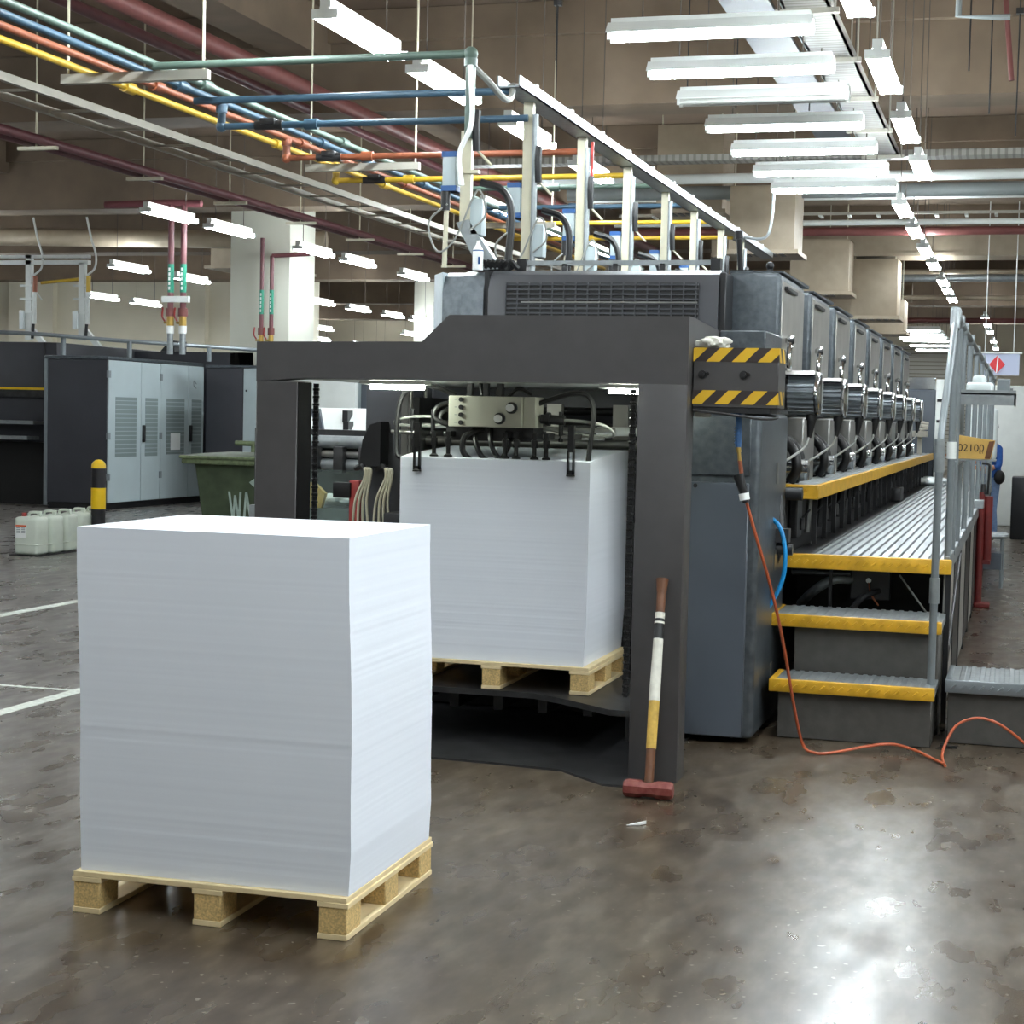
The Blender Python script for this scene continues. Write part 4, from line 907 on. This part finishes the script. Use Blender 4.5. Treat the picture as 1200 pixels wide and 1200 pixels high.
drop_pipe(-13.66, 29.6, 4.95, 2.56, .04, 'maroon drop pipe on the white column, left one with straight top', False)
drop_pipe(-13.46, 29.6, 4.62, 2.56, .04, 'maroon drop pipe on the white column, right one with bent top', False)
tag(MB().cyl((-13.46, 29.6, 4.62), (-12.75, 29.7, 4.66), .04).build('elbow_pipe', 'pipe_maroon'), 'short maroon branch pipe across the white column face', 'pipe')
tag(MB().box(-13.25, -12.78, 24.94, 25.0, 3.44, 3.54).build('pipe_clamp', 'white_paint'), 'drilled white bracket clamping two maroon drop pipes', 'bracket')
tag(MB().tube([(-14.3, 25, 5.0), (-13.12, 25, 5.02), (-12.6, 25, 5.0)], .06, 10, 1).build('header_pipe', 'pipe_maroon'), 'maroon header pipe feeding the drop pipes above the cabinets', 'pipe')

# ================================================================== PIPES AND POSTS ON TOP OF PRESS
PY = [10.5, 11.95, 13.5, 15.15, 16.85, 18.4, 20.1, 21.6]
tr = thing('cable_tray', (-3.45, 17.5, 4.0), 'long galvanised cable tray on posts above the printing units', 'cable tray')
MB().box(-3.53, -3.37, 11.4, 23.8, 3.99, 4.0).box(-3.53, -3.52, 11.4, 23.8, 3.99, 4.07).box(-3.38, -3.37, 11.4, 23.8, 3.99, 4.07).build('channel', 'galv', tr)
MB().box(-3.49, -3.41, 11.5, 23.7, 4.0, 4.035, .01).build('cables', 'label_white', tr)
for k in range(12): MB().box(-3.535, -3.365, 11.8+k*1.0, 11.86+k*1.0, 4.04, 4.085).build('strap', 'white_paint', tr)
tag(MB().tube([(-3.45, 10.52, 3.98), (-3.38, 10.7, 3.9), (-3.36, 11.0, 3.84), (-3.4, 11.3, 3.9), (-3.45, 11.5, 4.02)], .022, 8).build('looping_cable', 'cable_grey'), 'grey cable looping from the tall first post to the cable tray', 'cable')
pn = ['tall first service post carrying the green pipe end', 'service post at the near end of the cable tray', 'service post with red tag strip below the cable tray', 'fourth service post along the cable tray', 'fifth service post along the cable tray', 'sixth service post along the cable tray', 'seventh service post along the cable tray', 'last service post under the far end of the cable tray']
for k, y in enumerate(PY):
    zb = 2.67; zt = 4.03 if k == 0 else 3.99
    s = thing('service_post', (-3.45, y, zb), pn[k], 'service post', 'service posts on the printing units')
    if k == 0:
        MB().box(-3.485, -3.415, y, y+.05, 2.95, 3.55).build('post', 'cream_post', s)
        MB().prism([(-3.5, 2.97), (-3.42, 2.99), (-3.2, 2.68), (-3.34, 2.67)], 'Y', y-.02, y+.06).build('foot', 'galv', s)
        MB().cyl((-3.43, y, 3.5), (-3.43, y, 4.03), .032, n=12).build('riser_pipe', 'pipe_green', s)
        MB().sphere((-3.43, y, 4.03), .045).cyl((-3.43, y, 3.95), (-3.43, y, 4.0), .042).build('elbow', 'pipe_green', s)
        MB().tube([(-3.42, y-.04, 3.95), (-3.40, y-.05, 3.6), (-3.48, y-.04, 3.4), (-3.46, y-.04, 3.2)], .018, 8).build('white_hose', 'label_white', s)
        MB().box(-3.5, -3.36, y-.02, y+.03, 3.28, 3.30).build('bracket', 'cream_post', s)
    else:
        MB().box(-3.5, -3.43, y, y+.06, zb, zt).build('post', 'cream_post', s)
        MB().cyl((-3.41, y, zb+.1), (-3.41, y, 3.9), .022, n=8).build('riser_pipe', 'galv', s)
    MB().box(-3.60, -3.51, y-.02, y+.1, zb+.5, zb+.75, .008).build('junction_box', 'cab_door', s)
    for za in (.5, .715): MB().box(-3.605, -3.505, y-.022, y+.1, zb+za, zb+za+.035).build('box_band', 'box_blue', s)
    MB().box(-3.41, -3.33, y-.02, y+.08, zb+.22, zb+.45, .008).build('switch_box', 'cab_door', s)
    MB().cyl((-3.58, y, zb+.02), (-3.57, y, zb+.5), .016).build('conduit', 'cream_post', s)
    MB().cyl((-3.58, y, zb+.38), (-3.58, y, zb+.5), .03).build('gauge', 'black', s)
    MB().tube([(-3.38, y, zb+.75), (-3.38, y-.02, zb+.9), (-3.38, y, zb+1.0)], .026, 8, 2).build('filter', 'black', s)
    MB().cyl((-3.40, y, zb+.78), (-3.28, y, zb+.66), .01, n=6).build('lever', 'cream_post', s)
    MB().tube([(-3.56, y-.02, zb+.42), (-3.68, y-.03, zb+.3), (-3.62, y-.03, zb+.12), (-3.5, y-.03, zb+.2), (-3.36, y-.03, zb+.5), (-3.3, y-.03, zb+.35), (-3.4, y-.03, zb+.25)], .007, 5).build('loose_cable', 'cable_grey', s)
    MB().tube([(-3.34, y-.03, zb+.55), (-3.2, y, zb+.5), (-3.14, y, zb+.35), (-3.16, y, zb+.0)], .024, 8).build('black_hose', 'black_rubber', s)
    if k == 2: MB().box(-3.385, -3.365, y-.01, y+.01, 3.45, 3.95).build('red_strip', 'red_paint', s)
sb = thing('spray_bottle', (-3.33, 10.42, 2.665), 'white spray bottle standing on the press hood by the first post', 'bottle')
MB().cyl((-3.33, 10.42, 2.665), (-3.33, 10.42, 2.79), .034, n=16).build('body', 'label_white', sb)
MB().cyl((-3.33, 10.42, 2.782), (-3.33, 10.42, 2.79), .0348, n=16).build('blue_ring', 'box_blue', sb)
MB().box(-3.318, -3.304, 10.384, 10.388, 2.70, 2.745).build('label_mark', 'box_blue', sb)
MB().lathe([(.034, 0), (.016, .03), (.012, .045), (.012, .06)], (-3.33, 10.42, 2.79), n=14).build('nozzle', 'label_white', sb)
hb = thing('hood_rail', (-2.45, 10.7, 2.67), 'grey sliding rail with black end stops on the press hood', 'rail')
MB().box(-3.08, -1.85, 10.6, 10.64, 2.71, 2.74).build('rail', 'galv', hb)
for x in (-3.1, -1.86): MB().box(x-.02, x+.04, 10.58, 10.66, 2.66, 2.75).build('end_stop', 'black', hb)
for x in (-2.83, -2.5, -2.2): MB().box(x, x+.03, 10.6, 10.64, 2.66, 2.72).build('foot', 'dark_steel', hb)
tag(MB().cyl((-1.72, 10.75, 2.67), (-1.73, 10.72, 2.88), .018).cyl((-1.73, 10.72, 2.88), (-1.733, 10.715, 2.93), .024).box(-1.78, -1.64, 10.72, 10.8, 2.66, 2.69).build('lever_switch', 'black'), 'black lever standing on the hood beside the first tower', 'lever')
tag(MB().cyl((-1.56, 10.9, 2.68), (-1.56, 10.9, 2.71), .02).sphere((-1.56, 10.9, 2.73), .025).build('lid_knob', 'black'), 'small black knob on top of the first tower', 'knob')
m = MB()
for k in range(7): m.tube([(-3.33+.03*k, 10.5, 2.67), (-3.31+.03*k, 10.48, 2.72), (-3.27+.03*k, 10.5, 2.68)], .018, 6)
tag(m.build('cable_clump', 'black_rubber'), 'clump of black cables on the hood behind the spray bottle', 'cables')

BX = {'green': -5.66, 'blue': -5.85, 'orange': -6.04, 'yellow': -6.27}
for c, X in BX.items():
    s = thing('supply_pipe', (X, 15, 4.05), 'long %s supply pipe running along the ceiling left of the press' % c, 'pipe', 'bundle of supply pipes')
    MB().cyl((X, 3, 4.05), (X, 26, 4.05), .026, n=10).build('pipe', 'pipe_'+c, s)
    for k in range(5): MB().cyl((X, 11.2+2.6*k, 4.05), (X, 11.34+2.6*k, 4.05), .042, n=10).build('coupling', 'pipe_'+c, s)
BR = [(10.5, 'green', 4.03), (11.48, 'blue', 3.98), (11.92, 'blue', 3.87), (13.54, 'orange', 3.88), (15.19, 'yellow', 3.92), (16.91, 'green', 4.06), (18.4, 'blue', 4.05), (20.03, 'yellow', 4.06), (20.97, 'yellow', 3.98)]
bl_ = ['topmost green branch pipe ending at the tall first post', 'upper blue branch pipe ending at the cable tray tip', 'lower blue branch pipe with elbow and valve', 'orange branch pipe with elbow and valve', 'nearest yellow branch pipe with elbow and valve', 'green branch pipe below the yellow one', 'farther blue branch pipe near the service boxes', 'yellow branch pipe in the middle distance', 'farthest yellow branch pipe before the last post']
for k, (y, c, z) in enumerate(BR):
    X = BX[c]; s = thing('branch_pipe', ((X-3.45)/2, y, z), bl_[k], 'pipe', 'branch pipes across to the press')
    MB().cyl((X, y, z), (-3.46 if k else -3.43, y, z), .026, n=10).build('pipe', 'pipe_'+c, s)
    if k in (2, 3, 4):
        MB().cyl((X, y, z), (X, y, z+.17), .034, n=10).sphere((X, y, z), .042).cyl((X, y, z+.1), (X, y, z+.16), .045, n=10).build('elbow', 'pipe_'+c, s)
        MB().cyl((X+.28, y, z), (X+.5, y, z), .036, n=10).box(X+.33, X+.45, y-.05, y+.05, z+.0, z+.05, .01).build('valve', 'dark_steel', s)
        MB().cyl((X+.68, y, z), (X+.78, y, z), .042, n=10).build('coupling', 'pipe_'+c, s)
    elif k > 4: MB().cyl((X+1.0, y, z), (X+1.1, y, z), .042, n=10).build('coupling', 'pipe_'+c, s)
for k, (y, lb) in enumerate(((10.6, 'nearer'), (14.8, 'farther'), (19.5, 'last'))):
    s = thing('pipe_hanger', (-5.7, y, 4), '%s pale steel hanger under the bundle of supply pipes' % lb, 'hanger', 'hangers of the supply pipes')
    MB().box(-6.4, -5.3, y-.03, y+.03, 3.95, 4.015).build('crossbar', 'ceiling_tray', s)
    for x in (-6.36, -5.34): MB().cyl((x, y, 3.95), (x, y, 6.8), .01, n=6).build('rod', 'cream_post', s)

# ================================================================== CEILING SERVICES
tag(MB().cyl((-7.9, 4, 5.35), (-7.85, 44, 5.45), .088, n=16).build('sprinkler_main', 'pipe_red'), 'thick dull red sprinkler main along the ceiling upper left', 'pipe')
tag(MB().cyl((-8.9, 4, 5.6), (-8.9, 44, 5.6), .06, n=12).build('sprinkler_pipe', 'pipe_maroon'), 'thin maroon pipe beside the red sprinkler main', 'pipe')
s = thing('ceiling_ladder_tray', (-8.4, 20, 4.4), 'hanging pale cable ladder above the white column', 'cable tray')
MB().box(-8.65, -8.60, 5, 36, 4.4, 4.47).box(-8.15, -8.1, 5, 36, 4.4, 4.47).build('side_rail', 'ceiling_tray', s)
for k in range(30): MB().box(-8.6, -8.15, 6+k, 6.04+k, 4.41, 4.43).build('rung', 'ceiling_tray', s)
s = thing('maroon_ceiling_pipes', (-10.4, 20, 4.75), 'pair of maroon pipes slung under the left ceiling', 'pipe')
for dx in (0, .22): MB().cyl((-11.0+dx, 5, 4.75), (-11.0+dx, 37, 4.75), .055, n=10).build('pipe', 'pipe_maroon', s)
for k in range(8): MB().box(-11.15, -10.65, 15+2.5*k, 15.06+2.5*k, 4.66, 4.70).cyl((-10.9, 15+2.5*k, 4.7), (-10.9, 15+2.5*k, 6.78), .012, n=6).build('hanger', 'cream_post', s)
s = thing('perforated_tray', (-1.75, 17, 5.0), 'wide perforated cable tray running lengthwise above the cross lamps', 'cable tray')
MB().box(-1.93, -1.57, 9, 21.6, 5.0, 5.02).box(-1.93, -1.91, 9, 21.6, 5.0, 5.09).box(-1.59, -1.57, 9, 21.6, 5.0, 5.09).build('tray', 'perforated', s)
for k in range(7): MB().box(-2.0, -1.5, 10+1.9*k, 10.06+1.9*k, 4.96, 5.0).cyl((-1.97, 10+1.9*k, 4.96), (-1.97, 10+1.9*k, 6.8), .01, n=6).cyl((-1.53, 10+1.9*k, 4.96), (-1.53, 10+1.9*k, 6.8), .01, n=6).build('hanger', 'ceiling_tray', s)
stripes_mat('perforated_x', 1, 0, 0, .09, 0, .6, (150, 148, 140), (118, 115, 108), .5)
tag(MB().box(-7.2, 12, 21.7, 22.0, 5.02, 5.1).build('cross_tray', 'perforated_x'), 'white perforated cable tray crossing the hall before the second beam', 'cable tray')
CP = [(23.2, 5.0, .07, 'white_paint', 'pale cross pipe just behind the perforated cross tray'), (24.6, 5.0, .1, 'grey_ink', 'grey cross pipe behind the pale one'), (26, 5.1, .05, 'white_paint', 'thin white pipe crossing the hall below the beam'),
      (27.6, 4.9, .045, 'white_paint', 'white pipe crossing above the red sprinkler line'), (28.4, 4.85, .07, 'pipe_red', 'red sprinkler line crossing the hall above the duct'), (38.6, 4.95, .08, 'galv', 'grey cross pipe in the far ceiling'), (41.3, 4.72, .06, 'duct', 'beige cross pipe far behind the ducts'), (43, 4.3, .06, 'pipe_red', 'distant red cross pipe over the far lamps'), (36.5, 4.9, .05, 'duct', 'low beige cross pipe over the far walkway')]
for Y, z, r, mm, lb in CP: tag(MB().cyl((-6.5 if Y < 44 else -30, Y, z), (14, Y, z), r, n=10).build('cross_pipe', mm), lb, 'pipe')
s = thing('cross_ladder_tray', (0, 27, 5.1), 'open cable ladder with white rungs crossing above the red line', 'cable tray')
MB().box(-6.5, 12, 27.9, 27.94, 5.06, 5.1).box(-6.5, 12, 28.2, 28.24, 5.1, 5.14).build('side_rail', 'ceiling_tray', s)
for k in range(40): MB().box(-6.4+.45*k, -6.35+.45*k, 27.9, 28.24, 5.04, 5.07).build('rung', 'white_paint', s)
DU = [((-4.0, -3.1, 23.9, 24.8, 4.06, 5.0), 'beige box duct with grille above the cable tray end'), ((-5.4, -4.4, 25.6, 26.6, 4.83, 6.15), 'beige vertical duct left of the grilled box duct'),
      ((-3.95, -2.95, 30.0, 30.8, 3.95, 4.9), 'beige duct box hanging past the first tower'), ((-3.0, -2.2, 31.0, 31.9, 3.6, 4.66), 'lower beige duct box over the printing units'), ((-4.0, -2.4, 36, 37, 3.6, 4.3), 'far beige duct box above the press end')]
for (x0, x1, y0, y1, z0, z1), lb in DU:
    d = thing('duct_box', ((x0+x1)/2, (y0+y1)/2, z0), lb, 'duct', 'beige ventilation ducts')
    MB().box(x0, x1, y0, y1, z0+.05, z1, .01).build('duct', 'duct', d)
    MB().box(x0-.06, x1+.06, y0-.06, y1+.06, z0, z0+.06).build('flange', 'duct', d)
    m = MB()
    for k in range(6): m.box(x0+.1+.12*k, x0+.16+.12*k, y0-.062, y0+.3, z0-.01, z0)
    m.build('grille', 'dark_steel', d)
    for x in (x0+.05, x1-.05): MB().cyl((x, y0+.1, z1), (x, y0+.1, 4.7 if y0 == 31.0 else 6.78), .01, n=6).build('rod', 'cream_post', d)
MBd = MB().box(-5.5, 14, 31.0, 31.8, 4.75, 5.2).box(-5.5, 14, 30.96, 31.84, 4.7, 4.76)
tag(MBd.build('main_duct', 'duct'), 'long beige main air duct crossing the hall', 'duct')
tag(MB().cyl((-3.75, 46.3, 5.2), (-2.9, 46.3, 5.2), .25, n=16).box(-3.4, -3.36, 46.28, 46.32, 5.4, 6.78).build('round_duct', 'duct'), 'rounded silver beige duct elbow in the far ceiling', 'duct')
tag(MB().box(-16.4, -15.0, 33, 35, 4.75, 5.7).box(-16.5, -14.9, 32.9, 35.1, 4.69, 4.75).box(-16, -15.95, 34, 34.05, 5.7, 6.78).box(-15.4, -15.35, 34, 34.05, 5.7, 6.78).build('left_duct', 'duct'), 'beige air duct box left of the white column', 'duct')
tag(MB().box(-11.8, -9.2, 38, 39.5, 4.5, 5.6).build('middle_duct', 'duct'), 'beige duct block seen right of the white column', 'duct')
tag(MB().cyl((-30, 30, 5.25), (-13.6, 32.5, 5.2), .18, n=14).build('round_header', 'duct'), 'long round beige header pipe slanting above the left lamps', 'pipe')
tag(MB().cyl((-13, 40, 4.45), (-9, 46, 4.35), .22, n=12).box(-11.02, -10.98, 42.98, 43.02, 4.5, 6.78).build('pink_pipe', 'pipe_orange'), 'pale orange sloping pipe behind the white column', 'pipe')
# hanger rods against the ceiling: clusters
for k, (x, y, z0) in enumerate(((-3.9, 15.5, 5.6), (-3.4, 17.5, 5.1), (-2.9, 17.5, 4.9), (-4.6, 16.8, 5.3), (-5.0, 18.3, 5.0), (-.6, 16.5, 5.0), (-.45, 18.2, 4.9), (-.2, 19.6, 4.9), (-2.3, 18.6, 5.05))):
    s = thing('hanger_rod', (x, y, z0), 'thin ceiling hanger rod, %s of the loose rods counted along the press' % ORD[k], 'rod', 'loose ceiling hanger rods')
    MB().cyl((x, y, z0), (x, y, 6.8), .008, n=6).build('rod', 'dark_steel', s)
    MB().box(x-.04, x+.04, y-.04, y+.04, 6.2, 6.26).build('clip', 'dark_steel', s)
s = thing('ceiling_bracket', (-.35, 14, 5), 'bent grey pipe bracket hanging at the upper right', 'bracket')
MB().tube([(-.62, 14.4, 6.8), (-.62, 14.4, 5.02), (-.3, 14.4, 5.0), (-.22, 14.4, 5.0)], .025, 8, 1).build('pipe', 'grey_ink', s)
s = thing('red_brace', (-.3, 16, 5), 'slim red-brown hanging pipe at the upper right', 'pipe')
MB().cyl((-.42, 16.5, 6.8), (-.22, 16.5, 4.9), .025).build('pipe', 'pipe_red', s)
m = MB().tube([(-3.02, 21.25, 4.60), (-3.04, 21.25, 4.2), (-3.12, 21.25, 4.0), (-3.4, 21.25, 4.01)], .018, 8)
tag(m.build('hanging_conduit', 'galv'), 'grey conduit hanging from the last cross lamp to the tray end', 'conduit')

# ================================================================== FLUORESCENT LAMPS
def lamp_proto(L, lit=True, batten=False):
    r = thing('ceiling_lamp', (0, 0, 0), 'x', 'ceiling lamp')
    if batten:
        MB().prism([(-.034, .0), (-.034, .05), (.034, .05), (.034, .0)], 'Y', -L/2, L/2).build('housing', 'reflector', r); tx = .066
        for y in (-L/2, L/2-.03): MB().box(-.095, .095, y, y+.03, -.03, .035).build('end_bracket', 'white_paint', r)
    else:
        w = .12; tx = .055
        MB().prism([(-w, .01), (-w, .0), (-.05, .06), (.05, .06), (w, .0), (w, .01), (.055, .085), (-.055, .085)], 'Y', -L/2, L/2).build('reflector', 'reflector', r)
    MB().box(-.04, .04, -L/2+.02, L/2-.02, .05 if batten else .07, .12).build('gear_tray', 'white_paint', r)
    for x in (-tx, tx):
        t = MB().cyl((x, -L/2+.03, -.012), (x, L/2-.03, -.012), .026, n=8).build('tube', 'tube_lit' if lit else 'tube_dead', r)
        if not batten:
            for y in (-L/2, L/2-.03): MB().box(x-.016, x+.016, y, y+.03, -.04, .06).build('socket', 'white_paint', t)
    for y in (-.5, .5): MB().cyl((0, y, .11), (0, y, 6.78-4.58), .006, n=5).build('rod', 'rod_dark', r)
    return r
LP = lamp_proto(1.5); LB = lamp_proto(1.5, True, True); LD = lamp_proto(1.5, False); used = []
def lamp(x, y, lab, grp, rot=0, lit=True, z=4.58):
    src = (LP if rot else LB) if lit else LD
    if src in used: o = copy_tree(src)
    else: o = src; used.append(src)
    o.location = (x, y, z); o.rotation_euler.z = rot; o['label'] = lab; o['category'] = 'ceiling lamp'; o['group'] = grp
ROWS = [(-4.88, [12.3, 14.25, 16.85, 19.5], 'lamp row left of the press posts'), (-1.18, [14.35, 17.0, 19.65], 'bright lamp row above the near walkway'),
        (-1.62, [23.3, 25.97, 28.74, 31.4, 35.0, 37.2, 39.7], 'lamp row above the far walkway'), (-1.05, [46.7, 49.5, 53, 59, 64], 'distant lamp row by the hanging sign'),
        (-7.06, [22.97, 25.44, 28.7], 'lamp row behind the first service posts'), (-12.15, [23.1, 25.1, 28.5, 30.6, 33.7], 'lamp row passing the white column'),
        (-17.6, [31.75, 34.5, 41.8, 44.4, 47.1, 49.4], 'lamp row over the second press'), (-23.0, [40.1, 42.4, 54.8], 'lamp row near the cream partition'), (-20.5, [13, 16.5, 20, 23.5, 27, 30], 'added lamp row beyond the left edge of the picture'), (-21, [58, 62, 66, 69], 'lamp row beyond the partition'), (-26.5, [59, 63, 67, 69.5], 'outer lamp row beyond the partition'), (-26, [28, 33, 36, 39], 'added lamp row left of the second press'), (-30, [27, 34, 38, 42], 'added lamp row along the far left'),  # unseen rows off to the left are added to brighten wall and cabinets
        (-8, [47, 51, 55, 59, 63], 'added hidden lamp row behind the press towers'), (-14, [50, 54, 58, 62], 'added hidden lamp row behind the press hood')]  # hidden rows are added to brighten the dark far hall
for X, ys, lb in ROWS:
    for k, y in enumerate(ys): lamp(X, y, '%s, %s lamp from the camera' % (lb, ORD[k]), lb)
for X, ys, lb in ((-4.88, [9.9, 7.4, 4.9, 2.4], 'lamp row overhead left of the camera'), (-1.18, [11.5, 8.8, 6.0, 3.5, 1.0], 'lamp row straight overhead'), (2.0, [2, 3.8, 5.6, 7.4, 9.2, 12, 15, 18, 22, 27], 'added lamp row right of the picture'), (4.6, [2, 4, 6, 8, 10, 13, 17], 'second added row of lamps right of the picture'), (-8.4, [5, 8, 11], 'added lamp row left of the picture'), (-12, [6, 11, 16], 'second added row of lamps left of the picture')):  # rows out of view to the sides are added for more light
    for k, y in enumerate(ys): lamp(X, y, '%s, %s lamp counted along it' % (lb, ORD[k]), lb)
cl = 'cross lamps above the press'
for k, y in enumerate((12.62, 14.04, 15.3, 16.72, 18.25, 19.8, 21.25)):
    lamp(-2.3, y, ('unlit crosswise lamp above the press, between lit ones' if k == 2 else '%s crosswise lamp above the press counted from the top of the photo' % ORD[k]), cl, PI/2, k != 2)
s = thing('lamp_rail', (-2.3, 16, 4.7), 'flat galvanised tray carrying the crosswise lamps', 'rail')
MB().box(-2.5, -2.1, 12, 21.6, 5.15, 5.18).build('tray', 'panel_blue_grey', s)
MB().cyl((-2.0, 12, 5.12), (-2.0, 21.6, 5.12), .012, n=6).build('cable', 'white_paint', s)
for k, y in enumerate((52.75, 55.0, 57, 59, 62.5, 66)): lamp(-3.2, y, '%s crosswise lamp over the distant second machine' % ORD[k], 'distant cross lamps', PI/2)
if LD not in used: pass
